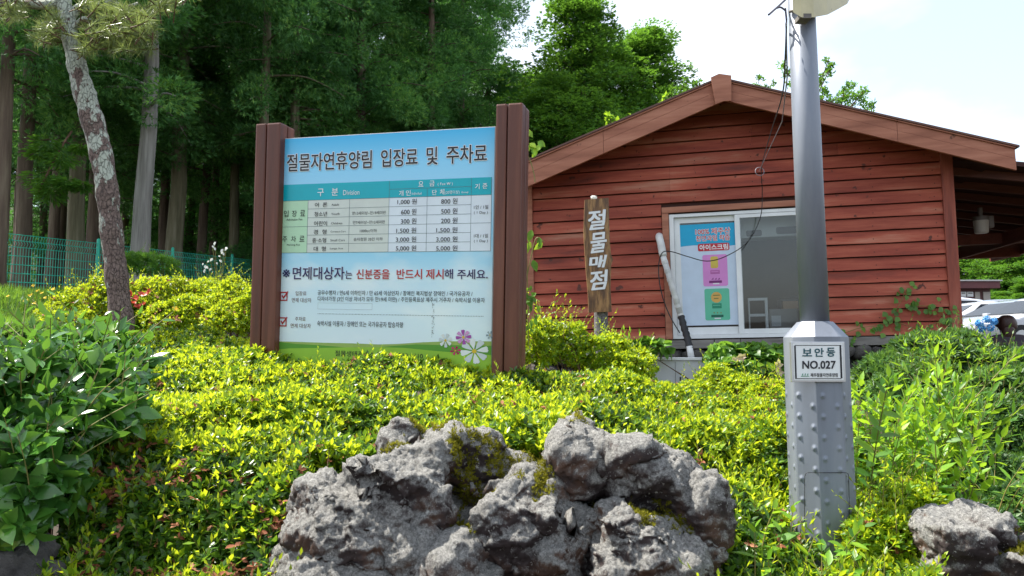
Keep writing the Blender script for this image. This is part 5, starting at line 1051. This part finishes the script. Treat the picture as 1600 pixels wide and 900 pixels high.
def plant(proto, label, x, y, rz, sc, group, bark=None, name='cedar_tree', first=False):
    t_ = thing(name, label, 'tree', mat=Matrix.Translation((x, y, float(gz(x, y)) - .15)) @ Matrix.Rotation(rz, 4, 'Z') @ Matrix.Diagonal((sc[0], sc[0], sc[1], 1)), group=group)
    for o in proto:
        c = o.copy(); col.objects.link(c); c.parent = t_
        if bark and o.name.startswith('trunk'):
            c.data = c.data.copy(); c.data.materials[0] = bark
    return t_
def proto(*a, **k):
    (Vt, Ft, mb_), (Vc, Fc, ml) = conifer_mesh(*a, **k); o1 = mk('trunk', Vt, Ft, mb_, smooth=True); o2 = mk('crown', Vc, Fc, ml); return o1, o2
HIGH = [proto(200 + i, 15.0, 2.5, 3.4 + .5 * i, 62, .158, clump=.58, per=200, leafL=.13, leafW=.023) for i in range(3)]       # bare lower trunk
LOWC = [proto(220 + i, 15.0, 2.6, .6 + .3 * i, 84, .18, clump=.60, per=235, leafL=.135, leafW=.024) for i in range(3)]     # clothed to the ground
BRT = [proto(240 + i, 12.5, 3.9, .8, 135, .16, clump=.55, per=190, leafL=.11, leafW=.036, droop=.0, power=.95, leaf=M_cedar2, tip=.07) for i in range(2)]
GF = 'cedar trees of the forest'
def atx(px, Y): return (px - 800) / F * Y
fr_ = np.random.default_rng(300)
front = [(28, 15.0, 1.05, None, 'brown cedar trunk at the far left behind the fence'), (-12, 13.4, .9, None, 'dark cedar trunk cut by the left edge'), (112, 16.4, 1.2, M_bark_moss, 'mossy cedar trunk left of the leaning pine, dark sprays hanging over it'),
         (139, 18.5, 1.0, None, 'thin dark cedar trunk just left of the leaning pine'), (217, 15.2, 1.22, M_bark_pale, 'thick pale grey cedar trunk right of the leaning pine'), (268, 18.6, 1.4, M_bark_moss, 'second thick olive cedar trunk, right of the pale grey one'),
         (310, 21, .9, None, 'thin dark cedar trunk deep in the shade right of the olive trunk'), (362, 20.5, .95, M_bark_moss, 'cedar trunk seen between the olive trunk and the left board post'), (404, 17.5, .9, M_bark_moss, 'slim cedar trunk rising right above the left board post'), (459, 18.5, 1.0, M_bark_moss, 'cedar trunk standing just right of the left board post top'),
         (75, 19, .9, None, 'dark cedar trunk far back between the fence post and the mossy trunk'), (330, 24, .9, None, 'very dark thin cedar trunk far back left of the board')]
for i, (px, Y, s_, bk, lb) in enumerate(front): plant(HIGH[i % 3], lb, atx(px, Y), Y, i * 1.3, (s_, 1.0 + .05 * (i % 3)), GF, bk)
places = []
for px, Y in ((500,21),(560,20),(615,22),(668,21),(720,23),(765,26),(540,26),(600,28),(650,29),(700,30),(745,32),(480,27),(790,36),(815,40),(840,34),(420,24)): places.append((px, Y, 1))
for px, Y in ((20,23),(90,25),(160,22),(190,27),(250,22),(290,28),(345,29),(390,31),(430,34),(60,32),(130,34),(210,36),(-40,20),(-60,27),(-120,22),(-150,30),(270,40),(330,42),(0,40),(110,42),(470,40),(520,42),(570,44),(620,45),(670,46),(-200,40),(380,46),(-90,42)): places.append((px, Y, 0 if Y < 28 else 1))
desc = ['dense dark cedar crown', 'tall drooping cedar crown', 'broad shaggy cedar']
for i, (px, Y, k) in enumerate(places):
    X = atx(px, Y)
    if k == 0: pr_ = HIGH[i % 3]
    else: pr_ = LOWC[i % 3]
    hs = 1.0 if px < 730 else (.86 if px < 780 else .62)
    lm = next(t for lim, t in ((-100, 'wholly beyond the left edge'), (-30, 'just outside the left edge'), (10, 'at the very left edge'), (40, 'behind the brown leftmost trunk'), (75, 'left of the mossy trunk'), (100, 'behind the drooping bough'), (125, 'behind the mossy trunk'), (145, 'above the left fence post'), (180, 'behind the leaning pine'), (200, 'between the pine and the pale trunk'), (230, 'behind the pale grey trunk'), (265, 'left of the olive trunk'), (280, 'behind the olive trunk'), (300, 'just right of the olive trunk'), (335, 'in the gap before the board'), (360, 'left of the left board post'), (385, 'behind the left board post'), (410, 'over the left board post'), (440, 'right over the left post top'), (475, 'over the first title letter'), (490, 'over the second title letter'), (510, 'over the third title letter'), (530, 'over the fourth title letter'), (550, 'over the fifth title letter'), (565, 'over the sixth title letter'), (580, 'over the end of the first title word'), (605, 'over the middle of the board'), (630, 'over the second title word'), (655, 'over the gap after the second word'), (675, 'over the single title syllable'), (705, 'over the last title word'), (730, 'over the right part of the title'), (750, 'left of the right board post'), (768, 'behind the right board post'), (795, 'right of the right board post'), (820, 'over the left end of the roof'), (9999, 'at the forest edge beside the sky')) if px <= lim)
    lbl = f'{desc[i % 3]} {lm}, ' + ('first' if Y < 24 else 'second' if Y < 29 else 'third' if Y < 34 else 'fourth' if Y < 41 else 'last') + ' row of the forest'
    plant(pr_, lbl, X, Y, i * 2.1, (1.0, hs * fr_.uniform(.95, 1.08)), GF)
GB = 'bright conifers behind the hut'
for i, (px, Y, sx_, sz_, lb) in enumerate(((903, 24, 1.38, .90, 'tallest bright green conifer behind the left roof slope'), (1010, 27, 1.5, .875, 'bright conifer with pointed top right of the tallest one'), (957, 25.5, 1.3, .78, 'lower bright conifer filling between the two tall ones'), (822, 30, 1.5, .80, 'conifer standing just right of the board behind the forest edge'), (985, 30, 1, .72, 'dark conifer behind the gap between the two tall bright ones'), (895, 30, 1, .80, 'conifer directly behind the tallest bright one'), (846, 28, 1.5, .74, 'shorter conifer left of the tallest bright one'), (1050, 31, .8, .66, 'small conifer whose top peeps above the left roof slope'), (870, 22, 1.0, .62, 'low leafy conifer above the left end of the roof'), (935, 33, .9, .86, 'conifer half hidden behind the tallest bright one'))):
    plant(BRT[i % 2], lb, atx(px, Y), Y, i * 2.2 + .4, (sx_, sz_), GB, name='conifer_tree')
GR = 'woodland trees beyond the parking lot'
for i, (px, Y, sx_, sz_, lb) in enumerate(((1520, 55, 1.6, .62, 'dark tree beyond the parking lot close to the hut corner post'), (1580, 52, 1.6, .66, 'pale green tree beyond the parked cars at the right edge'), (1640, 50, 1.6, .8, 'green tree beyond the cars cut by the right edge'), (1475, 60, 1.8, .7, 'dark tree mostly hidden behind the hut corner'), (1555, 62, 1.8, .8, 'dark tree standing behind the pale green one'), (1610, 64, 2, .85, 'farthest dark tree at the right edge'), (1600, 44, 1.0, .36, 'low bushy tree right of the maroon building'), (1565, 45, .9, .30, 'low round tree touching the maroon building'))):
    plant(BRT[(i + 1) % 2], lb, atx(px, Y), Y, i * 1.7, (sx_, sz_), GR, name='woodland_tree')
for pr_ in HIGH + LOWC + BRT:
    for o in pr_: bpy.data.objects.remove(o)

# broadleaf tree showing behind the roof
def leafy_branches(t_, tips, root, L, Wd, mat, seed, per=70, spread=.35, rad=.04):
    r_ = np.random.default_rng(seed); b = MB(); B = []
    for tp in tips:
        mid = (np.array(root) + tp) / 2 + r_.normal(scale=.15, size=3) + [0, 0, .1]; pts = smooth_path([root, mid, tp], 8); V, Fc = tube(pts, list(np.linspace(rad, .006, len(pts))), 5, False); b.add(V, Fc)
        pa = np.array(pts); dv = unit((pa[-1] - pa[0])[None])[0]
        for k in range(per):
            f = .45 + .55 * r_.random() ** .7; c = pa[min(int(f * (len(pa) - 1)), len(pa) - 1)] + r_.normal(scale=spread * (1.15 - f), size=3); B.append(c)
    B = np.array(B); b.build('branches', M_twig, t_, world=True)
    (V, Fc), _ = rosettes(B, unit(r_.normal(size=B.shape) + [0, 0, .8]), 5, L, Wd, 30, 95, LEAF4, r_); mk('leaves', V, Fc, mat, t_, world=True)
ct = thing('broadleaf_tree', 'loose broadleaf tree spreading above the right roof slope behind the lamp post', 'tree', loc=tuple(P(1270, 400, 19)))
tips = [P(px, py, 18.5 + (i % 3) * .5) for i, (px, py) in enumerate(((1213,150),(1222,100),(1240,130),(1296,90),(1300,100),(1282,118),(1320,135),(1340,150),(1366,160),(1350,142),(1310,160),(1335,128),(1262,120),(1230,155),(1290,145)))]
leafy_branches(ct, tips, P(1265, 230, 19), .12, .05, M_cedar2, 401, per=34, spread=.30)
for (px, py, lb) in ((1072, 122, 'small leafy twigs peeping over the left roof slope near the ridge'), (1188, 124, 'small leafy twigs peeping over the roof right of the ridge block')):
    tw = thing('tree_top', lb, 'tree', loc=tuple(P(px, 260, 18))); leafy_branches(tw, [P(px + dx, py + dy, 18) for dx, dy in ((-12, 8), (0, -4), (10, 6), (22, 2), (-22, 12), (-4, 10))], P(px, 190, 18), .10, .04, M_cedar2, 402 + px, per=10, spread=.14, rad=.015)
tw = thing('climbing_shrub', 'pale leaves of a shrub poking up behind the left roof slope', 'shrub', loc=tuple(P(965, 300, 15.5))); leafy_branches(tw, [P(px, py, 15.5) for px, py in ((950,178),(960,185),(985,178),(965,195),(1045,148),(1052,152))], P(985, 260, 15.5), .12, .06, M_shoot, 409, per=9, spread=.12, rad=.015)
# low dark sprays hanging between the left trunks
hgs = thing('cedar_bough', 'drooping dark green cedar bough hanging in front of the mossy trunk', 'branch', loc=tuple(P(80, 330, 13.8)))
r_ = np.random.default_rng(420); Cs, As = [], []
for (px, py, s_) in ((70,225,22),(95,250,20),(60,280,26),(85,290,24),(105,285,16),(75,305,20),(125,232,10),(128,290,10),(60,240,16)):
    c = P(px, py, 13.9); d = unit(r_.normal(size=(230, 3))); Cs.append(c + d * np.array([s_, s_, s_ * .55]) / F * 14 * r_.random((230, 1)) ** .4); As.append(unit(d * [1, 1, .4] + [0, -.3, -.35]))
C_ = np.concatenate(Cs); A_ = np.concatenate(As); V, Fc = leaves(C_, A_, unit(r_.normal(size=C_.shape) + [0, 0, 1]), .15 * r_.uniform(.5, 1.2, len(C_)), .035, LEAF4); mk('sprays', V, Fc, M_cedar2, hgs, world=True)
b = MB(); V, Fc = tube(smooth_path([P(112, 205, 14.3), P(90, 240, 14), P(60, 300, 13.8)], 6), .02, 5); b.add(V, Fc); b.build('twigs', M_twig, hgs, world=True)

# ------------------------------------------------------------------ leaning pine
YN = 6.7
pine = thing('pine_tree', 'leaning pine with pale flaking bark in front of the fence', 'pine tree', loc=tuple(P(190, 535, YN)))
tp = [(192,540),(190,505),(182,430),(173,350),(165,280),(152,215),(136,160),(122,110),(112,65),(104,25),(96,-15),(84,-90),(80,-170)]
rd = [20,17.5,16.2,16.2,16.5,17,16.5,14.5,13,12,11,10,8]
def pine_bark():
    m, t, bs, o = base_mat('pine bark'); n = t.nodes.new; l = t.links.new; tc = n('ShaderNodeTexCoord')
    mp_ = n('ShaderNodeMapping'); mp_.inputs['Scale'].default_value = (1, 1, .55); l(tc.outputs['Object'], mp_.inputs[0])
    vo = n('ShaderNodeTexVoronoi'); vo.feature = 'DISTANCE_TO_EDGE'; vo.inputs['Scale'].default_value = 32; dn = n('ShaderNodeTexNoise'); dn.inputs['Scale'].default_value = 14; dn.inputs['Detail'].default_value = 5; l(mp_.outputs[0], dn.inputs[0])
    ad = n('ShaderNodeVectorMath'); ad.operation = 'MULTIPLY_ADD'; ad.inputs[1].default_value = (.09, .09, .09); l(dn.outputs[1], ad.inputs[0]); l(mp_.outputs[0], ad.inputs[2]); l(ad.outputs[0], vo.inputs[0])
    f = n('ShaderNodeTexNoise'); f.inputs['Scale'].default_value = 40; f.inputs['Detail'].default_value = 8; l(tc.outputs['Object'], f.inputs[0])
    br = ramp(t, [(.3, (.085, .055, .045)), (.6, (.19, .135, .115)), (.8, (.28, .21, .18))]); l(f.outputs[0], br.inputs[0])
    g = n('ShaderNodeTexNoise'); g.inputs['Scale'].default_value = 7; g.inputs['Detail'].default_value = 7; g.inputs['Roughness'].default_value = .65; l(mp_.outputs[0], g.inputs[0])
    sx = n('ShaderNodeSeparateXYZ'); l(tc.outputs['Object'], sx.inputs[0]); hz_ = n('ShaderNodeMapRange'); hz_.inputs[1].default_value = .4; hz_.inputs[2].default_value = 2.6; hz_.inputs[3].default_value = -.09; hz_.inputs[4].default_value = .11; l(sx.outputs[2], hz_.inputs[0])
    sm = n('ShaderNodeMath'); sm.operation = 'ADD'; l(g.outputs[0], sm.inputs[0]); l(hz_.outputs[0], sm.inputs[1]); q = n('ShaderNodeMapRange'); q.inputs[1].default_value = .54; q.inputs[2].default_value = .57; l(sm.outputs[0], q.inputs[0])
    x = n('ShaderNodeMix'); x.data_type = 'RGBA'; x.inputs[7].default_value = (.42, .45, .38, 1); l(q.outputs[0], x.inputs[0]); l(br.outputs[0], x.inputs[6])
    e = n('ShaderNodeMapRange'); e.inputs[1].default_value = .0; e.inputs[2].default_value = .07; e.inputs[3].default_value = .58; l(vo.outputs[0], e.inputs[0]); mu = n('ShaderNodeMix'); mu.data_type = 'RGBA'; mu.blend_type = 'MULTIPLY'; mu.inputs[0].default_value = 1; l(x.outputs[2], mu.inputs[6]); l(e.outputs[0], mu.inputs[7]); l(mu.outputs[2], bs.inputs['Base Color']); bs.inputs['Roughness'].default_value = .85
    bp_ = n('ShaderNodeBump'); bp_.inputs['Strength'].default_value = 1; bp_.inputs['Distance'].default_value = .025; l(e.outputs[0], bp_.inputs['Height']); l(bp_.outputs[0], bs.inputs['Normal']); return m
M_pine = pine_bark()
pts = smooth_path([P(a_, b_, YN) for a_, b_ in tp], 8); rr_ = np.interp(np.linspace(0, 1, len(pts)), np.linspace(0, 1, len(rd)), rd) / F * YN; r_ = np.random.default_rng(430)
rr_ = rr_ * (1 + .06 * np.sin(np.arange(len(pts)) * .9) + r_.normal(scale=.02, size=len(pts)))
V, Fc = tube(pts, list(rr_), 40); V = np.array(V); nn_ = vnoise(V[:, 0] * 1 + V[:, 1], V[:, 2], 34, 8) * .006; cV = np.repeat(np.array(pts), 40, 0); dV = unit(V - cV); V = V + dV * nn_[:, None]; mk('trunk', V, Fc, M_pine, pine, world=True, smooth=True)
limbs = [([(106,30),(125,12),(140,16),(165,4),(195,-12),(230,-20)], 8, 5, .2), ([(100,5),(60,8),(20,6),(-40,2),(-90,-10)], 8, 4, -.1), ([(112,50),(130,30),(148,36),(170,40),(195,45),(225,42)], 5, 2, -.3), ([(104,25),(95,40),(75,36),(66,38)], 4, 2, .2), ([(98,0),(120,-15),(150,-18),(190,10),(215,5)], 6, 2, .5), ([(20,6),(15,15),(8,25)], 3, 1.5, .1), ([(148,36),(140,50),(150,62),(160,68)], 3, 1.5, -.2), ([(90,-50),(140,-70),(220,-80),(300,-60)], 7, 3, .5), ([(86,-80),(20,-90),(-60,-80)], 7, 3, -.3)]
for pth, r0, r1, dy in limbs:
    pp_ = smooth_path([P(a_, b_, YN + dy * i / len(pth)) for i, (a_, b_) in enumerate(pth)], 5); V, Fc = tube(pp_, list(np.linspace(r0, r1, len(pp_)) / F * YN), 10); mk('limb', V, Fc, M_pine, pine, world=True, smooth=True)
def needle_tufts(centres, dirs, n, L, r_):
    Cc = np.repeat(centres, n, 0); ax_ = np.repeat(unit(dirs), n, 0); d = unit(ax_ * .9 + r_.normal(scale=.62, size=Cc.shape)); return leaves(Cc - ax_ * r_.uniform(-.02, .10, (len(Cc), 1)), d, unit(r_.normal(size=Cc.shape)), L * r_.uniform(.7, 1.1, len(Cc)), .0062, NEEDLE)
Cs, Ds = [], []
for (px, py, rx, ry, k, dx, dz) in ((75,45,22,12,16,-.7,.1),(88,30,10,8,6,-.3,.5),(70,60,14,8,7,-.4,-.4),(165,42,34,16,34,.3,.3),(205,50,24,14,28,.5,.3),(228,42,10,14,14,.7,.5),(180,70,26,10,18,.3,-.6),(215,72,16,10,12,.4,-.7),(140,70,14,12,10,.1,-.5),(150,28,14,8,10,.2,.6),(192,22,22,9,18,.3,.8),(225,22,14,8,10,.5,.7),(8,22,16,10,12,-.2,-.7),(25,12,12,6,8,.3,.2),(140,3,16,5,8,.2,.8),(250,8,20,8,12,.6,.2),(270,-20,40,14,14,.5,.4),(30,-20,40,14,14,-.3,.5),(-20,-60,50,18,14,-.3,.5),(200,-60,60,20,22,.3,.5)):
    c = np.stack([P(px + r_.normal(0, rx * .6), py + r_.normal(0, ry * .6), YN + r_.normal(0, .22) - .12) for _ in range(k)]); Cs.append(c); Ds.append(np.stack([[dx + r_.normal(0, .5), r_.normal(0, .5) - .2, dz + r_.normal(0, .5)] for _ in range(k)]))
Cs = np.concatenate(Cs); Ds = np.concatenate(Ds); V, Fc = needle_tufts(Cs, Ds, 46, .13, r_); mk('needles', V, Fc, M_needle, pine, world=True)
b = MB()
for c, d in zip(Cs, Ds): d = d / np.linalg.norm(d); V, Fc = tube([c - d * .16, c - d * .07 + [0, 0, -.01], c], [.006, .005, .003], 5, False); b.add(V, Fc)
b.build('twigs', M_twig, pine, world=True)

# ------------------------------------------------------------------ parked cars, far building, person
def carmat(name, c, metal=.3): 
    m = surf(name, [(.3, tuple(v * .96 for v in c)), (.7, c)], (3, 3, 3), 3, .25, .05, metal=metal, spec=.5, coat=.6); return m
M_glass = flat('dark car glass', (.012, .015, .02), .22, 0, .25); M_tyre = flat('tyre rubber', (.02, .02, .02), .8); M_rim = flat('alloy rim', (.45, .46, .48), .3, .8); M_lampg = flat('headlight glass', (.6, .64, .68), .15, .2); M_tail = flat('tail lamp', (.35, .02, .02), .2)
def car_body_profile(suv): 
    # (x from nose, roof z, half width) ring stations
    if suv: return [(0,.62,.70),(.12,.82,.82),(.9,1.00,.90),(1.25,1.06,.91),(1.95,1.50,.74),(2.4,1.62,.72),(3.3,1.64,.72),(4.05,1.55,.70),(4.45,1.10,.84),(4.55,.80,.82)]
    return [(0,.55,.68),(.12,.70,.80),(1.0,.88,.88),(1.35,.93,.89),(2.15,1.34,.68),(2.6,1.44,.66),(3.3,1.42,.66),(4.0,1.12,.74),(4.5,1.00,.84),(4.65,.72,.80)]
def make_car(label, paint, X, Y, rz, suv, group='cars parked in the lot'):
    z = lotz(Y) + .01; t_ = thing('parked_car', label, 'car', mat=Matrix.Translation((X, Y, z)) @ Matrix.Rotation(rz, 4, 'Z'), group=group)
    st_ = car_body_profile(suv); belt = .98 if suv else .90; b = MB(); rings = []
    for (x, zt, hw_) in st_:
        zt2 = zt; bl = min(belt, zt - .02); wb = .90 if .1 < x < 4.5 else .82
        rings.append([(x, -wb + .04, .28), (x, -wb, .50), (x, -wb + .01, bl - .06 if bl > .62 else bl - .02), (x, -(wb - .04), bl), (x, -hw_ if zt > belt + .1 else -(wb - .10), zt2 - .05), (x, -(hw_ - .14), zt2), (x, hw_ - .14, zt2), (x, hw_ if zt > belt + .1 else wb - .10, zt2 - .05), (x, wb - .04, bl), (x, wb - .01, bl - .06 if bl > .62 else bl - .02), (x, wb, .50), (x, wb - .04, .28)])
    n = 12; V = [p for r_ in rings for p in r_]; Fc = []
    for i in range(len(rings) - 1):
        for j in range(n): Fc.append((i*n+j, (i+1)*n+j, (i+1)*n+(j+1) % n, i*n+(j+1) % n))
    Fc += [tuple(range(n)), tuple(range((len(rings)-1)*n, len(rings)*n))[::-1]]; b.add(V, Fc); bo = b.build('body', paint, t_); md = bo.modifiers.new('bevel', 'BEVEL'); md.width = .035; md.segments = 2; md.limit_method = 'ANGLE'; md.angle_limit = R(25)
    for p in bo.data.polygons: p.use_smooth = True
    # glass: side windows, windscreen, rear screen, each a slightly proud panel
    zr = 1.52 if suv else 1.34; xs = (1.62, 2.02, 2.92, 3.0, 3.75, 4.02) if suv else (1.75, 2.2, 2.95, 3.03, 3.55, 3.85)
    def side_at(x, z_):
        fx = np.array([s[0] for s in st_]); hwx = np.interp(x, fx, [s[2] for s in st_]); ztx = np.interp(x, fx, [s[1] for s in st_]); f = (z_ - belt) / max(.05, (ztx - .05 - belt)); return .86 * (1 - f) + hwx * f
    for sd_ in (-1, 1):
        for quad_ in (((xs[0] - .02, belt + .03), (xs[2], belt + .03), (xs[2], zr), (xs[1] + .12, zr)), ((xs[3], belt + .03), (xs[5], belt + .05), (xs[4], zr - .02), (xs[3], zr))):
            g_ = MB(); V = []
            for (x, z_) in quad_: V.append((x, sd_ * (side_at(x, z_) + .012), z_))
            for (x, z_) in quad_: V.append((x, sd_ * (side_at(x, z_) - .03), z_))
            g_.add(V, [(0,1,2,3),(7,6,5,4),(0,4,5,1),(1,5,6,2),(2,6,7,3),(3,7,4,0)]); g_.build('side_window', M_glass, t_)
        g_ = MB(); g_.box((1.55, sd_ * .90, belt + .0), (1.70, sd_ * 1.06, belt + .13), bev=.02); g_.build('mirror', paint, t_)
        g_ = MB(); g_.box((-.015, sd_ * .50, .58 if not suv else .66), (.16, sd_ * .78, .68 if not suv else .78), bev=.02); g_.build('headlight', M_lampg, t_)
        g_ = MB(); g_.box((4.48, sd_ * .55, .78), (4.62 if not suv else 4.56, sd_ * .80, .92), bev=.02); g_.build('tail_light', M_tail, t_)
        for xw in (.85, 3.65):
            wh = MB(); rr2 = .33; V, Fc = tube([(xw, sd_ * .70, rr2), (xw, sd_ * .915, rr2)], rr2, 24); wh.add(V, Fc); w_ = wh.build('wheel', M_tyre, t_); rm = MB(); V, Fc = tube([(xw, sd_ * .90, rr2), (xw, sd_ * .925, rr2)], .21, 16); rm.add(V, Fc); rm.build('rim', M_rim, w_)
    a, c = st_[3], st_[4]
    def strip(x0, z0, h0, x1, z1, h1, nm):
        dx, dz = x1 - x0, z1 - z0; ln = math.hypot(dx, dz); nx_, nz_ = -dz / ln * .014, dx / ln * .014; nx_ = nx_ if nz_ > 0 else -nx_; nz_ = abs(nz_)
        V = [(x0 + nx_, -h0, z0 + nz_), (x1 + nx_, -h1, z1 + nz_), (x1 + nx_, h1, z1 + nz_), (x0 + nx_, h0, z0 + nz_)]; V += [(x, y_, z_ - .03) for x, y_, z_ in V]
        g_ = MB(); g_.add(V, [(0,1,2,3),(7,6,5,4),(0,4,5,1),(1,5,6,2),(2,6,7,3),(3,7,4,0)]); g_.build(nm, M_glass, t_)
    strip(a[0] + .06, a[1] + .03, .72, c[0] - .04, c[1] - .03, .58, 'windscreen'); a, c = st_[7], st_[8]
    if suv: strip(a[0] + .05, a[1] - .08, .55, c[0] - .08, c[1] + .12, .66, 'rear_screen')
    else: strip(st_[6][0] + .08, st_[6][1] - .04, .54, a[0] - .02, a[1] + .02, .62, 'rear_screen')
    return t_
silver = carmat('silver paint', (.26, .28, .31), .4); white = carmat('white car paint', (.45, .46, .49), 0); grey = carmat('grey car paint', (.10, .11, .13), .5); blueg = carmat('blue grey paint', (.18, .24, .32), .4)
def carpos(px, Y): return (px - 800) / F * Y * .995
for lb, pt, px, Y, rz, suv in (('silver car with dark side windows, the largest in view beyond the bushes', silver, 1462, 21.0, .12, 0), ('white car nearest the camera at the right edge of the parking lot', white, 1503, 18.4, .16, 0), ('white car partly hidden behind the hut corner post', white, 1405, 23.6, .1, 0),
        ('pale grey car in the second row behind the silver car', silver, 1440, 27.0, .1, 1), ('white van-like car with a dark rear window beside the corner post', white, 1340, 25.5, .05, 1), ('dark roofed car in the far row of the parking lot', grey, 1490, 31.5, .05, 1), ('white car at the right end of the second row', white, 1545, 25.0, .1, 1), ('white car in the far row in front of the maroon building', white, 1400, 33.5, .05, 1), ('blue grey car far right in the back row', blueg, 1575, 29.5, .05, 1)):
    make_car(lb, pt, carpos(px, Y), Y, rz, suv)
fb = thing('maroon_building', 'low flat roofed maroon building behind the parked cars', 'building', loc=tuple(P(1500, 520, 40)))
YB_ = 40.0; A = P(1440, 452, YB_); C_ = P(1551, 441, YB_); zt_ = P(1520, 441, YB_)[2]; zm = P(1520, 451.5, YB_)[2]
b = MB(); b.box((A[0], YB_ - .6, zm), (C_[0], YB_ + 7, zt_)); b.build('fascia', surf('maroon fascia', [(.3, (.10, .03, .035)), (.7, (.15, .05, .05))], (1, 1, 1)), fb, world=True)
b = MB(); b.box((A[0] - .1, YB_ - .7, zt_), (C_[0] + .08, YB_ + 7.1, zt_ + .07)); b.build('roof', flat('roof edge pale', (.5, .48, .46)), fb, world=True)
b = MB(); b.box((A[0], YB_, 1.9), (C_[0] - .15, YB_ + 6.8, zm - .002)); b.build('wall', surf('maroon wall', [(.3, (.07, .025, .025)), (.7, (.11, .04, .04))], (1, 1, 1)), fb, world=True)
for x0_, x1_ in ((1462,1474),(1476,1488),(1490,1499.5),(1501,1509.5),(1511.5,1520.5)):
    a_ = P(x0_, 463.5, YB_ - .05); c_ = P(x1_, 456, YB_ - .05); w_ = MB(); w_.box((a_[0], YB_ - .06, a_[2]), (c_[0], YB_ - .002, c_[2])); w_ = w_.build('window', M_white, fb, world=True); g_ = MB(); g_.box((a_[0] + .05, YB_ - .075, a_[2] + .06 + (c_[2]-a_[2]) * .4), (c_[0] - .05, YB_ - .062, c_[2] - .05)); g_.build('pane', M_glass, w_, world=True)
for x0_, x1_ in ((1524, 1531), (1537, 1547)): a_ = P(x0_, 470, YB_ - .05); c_ = P(x1_, 456, YB_ - .05); w_ = MB(); w_.box((a_[0], YB_ - .05, 2.0), (c_[0], YB_ - .002, c_[2])); w_.build('door', flat('door beige', (.40, .36, .32)), fb, world=True)

def person():
    Yp = 8.8; hd_ = P(1575, 515, Yp); g0 = float(gz(hd_[0], hd_[1])); base = np.array([hd_[0], hd_[1], g0]); hh = hd_[2] - g0
    t_ = thing('person', 'person with dark brown hair crouching behind the bushes near the cars, back turned', 'person', mat=Matrix.Translation(tuple(base)) @ Matrix.Rotation(R(150), 4, 'Z'))
    k = hh / .92
    J = [('pelvis', (.0, .12, .42), .13), ('waist', (0, .05, .56), .12), ('chest', (.0, -.04, .72), .14), ('neck', (.0, -.10, .84), .05), ('head0', (0, -.12, .90), .07), ('head1', (0, -.13, .98), .085),
         ('hl', (-.10, .10, .40), .085), ('kl', (-.14, -.22, .46), .06), ('al', (-.13, -.06, .08), .04), ('tl', (-.14, -.22, .04), .035), ('hr', (.10, .10, .40), .085), ('kr', (.14, -.22, .46), .06), ('ar', (.13, -.06, .08), .04), ('tr', (.14, -.22, .04), .035),
         ('sl', (-.17, -.06, .77), .055), ('el', (-.22, -.22, .58), .038), ('wl', (-.12, -.38, .50), .028), ('sr', (.17, -.06, .77), .055), ('er', (.22, -.22, .58), .038), ('wr', (.12, -.38, .50), .028)]
    E_ = [(0,1),(1,2),(2,3),(3,4),(4,5),(0,6),(6,7),(7,8),(8,9),(0,10),(10,11),(11,12),(12,13),(2,14),(14,15),(15,16),(2,17),(17,18),(18,19)]
    idx = len(J)
    for s_, wi in ((-1, 16), (1, 19)):                                  # fingers
        for q in range(5):
            a = (q - 2) * .3; bx0 = J[wi][1]; J.append(('f', (bx0[0] + s_ * .0 + .02 * (q - 2), bx0[1] - .05, bx0[2] - .02), .010)); J.append(('f2', (bx0[0] + .026 * (q - 2), bx0[1] - .09 + .01 * abs(q - 2), bx0[2] - .05), .008)); E_ += [(wi, idx), (idx, idx + 1)]; idx += 2
    me = bpy.data.meshes.new('body'); me.from_pydata([tuple(np.array(j[1]) * [1, 1, k]) for j in J], E_, []); o = bpy.data.objects.new('body', me); col.objects.link(o); o.parent = t_
    md = o.modifiers.new('skin', 'SKIN'); 
    for i, j in enumerate(J): me.skin_vertices[0].data[i].radius = (j[2], j[2])
    me.skin_vertices[0].data[0].use_root = True; md.use_smooth_shade = True; s2 = o.modifiers.new('sub', 'SUBSURF'); s2.levels = 2; s2.render_levels = 2
    me.materials.append(surf('navy clothing and skin', [(.3, (.05, .04, .05)), (.7, (.08, .06, .07))], (9, 9, 9), rough=.8))
    hc_ = np.array([0, -.13, .97 * k]); V, Fc = rockball(hc_ + [0, -.012, -.01], np.array([.078, .09, .11]), 4, 3, .0); b = MB(); b.add(V, Fc)
    V, Fc = rockball(hc_ + [0, -.105, -.02], np.array([.012, .016, .022]), 4, 2, 0); b.add(V, Fc)
    for s_ in (-1, 1): V, Fc = rockball(hc_ + [s_ * .078, 0, -.01], np.array([.010, .018, .028]), 4, 2, 0); b.add(V, Fc)
    b.build('face', flat('skin', (.45, .26, .19), .5), t_, smooth=True)
    b = MB()
    for s_ in (-1, 1): V, Fc = rockball(hc_ + [s_ * .03, -.094, .005], np.array([.012, .006, .006]), 4, 1, 0); b.add(V, Fc)
    V, Fc = rockball(hc_ + [0, -.096, -.06], np.array([.024, .006, .006]), 4, 1, 0); b.add(V, Fc); b.build('eyes_and_mouth', flat('dark features', (.05, .02, .02)), t_)
    b = MB(); V, Fc = rockball(hc_ + [0, .022, .03], np.array([.098, .105, .105]), 5, 3, .03); b.add(V, Fc); V, Fc = rockball(hc_ + [.07, .03, .045], np.array([.06, .06, .06]), 5, 3, .03); b.add(V, Fc); V, Fc = rockball(hc_ + [.0, .08, -.06], np.array([.07, .05, .10]), 6, 3, .03); b.add(V, Fc)
    b.build('hair', surf('dark brown hair', [(.3, (.025, .010, .008)), (.7, (.07, .03, .022))], (60, 60, 8), rough=.45, bump=.4), t_, smooth=True)
person()
for o in bpy.data.objects:
    if o.parent and o.name.split('.')[0] in ('sprout_stems', 'sprig_stems') or (o.parent in (hedge, pine) and o.name.startswith('twigs')): o['kind'] = 'stuff'
print('scene objects', len(bpy.data.objects))
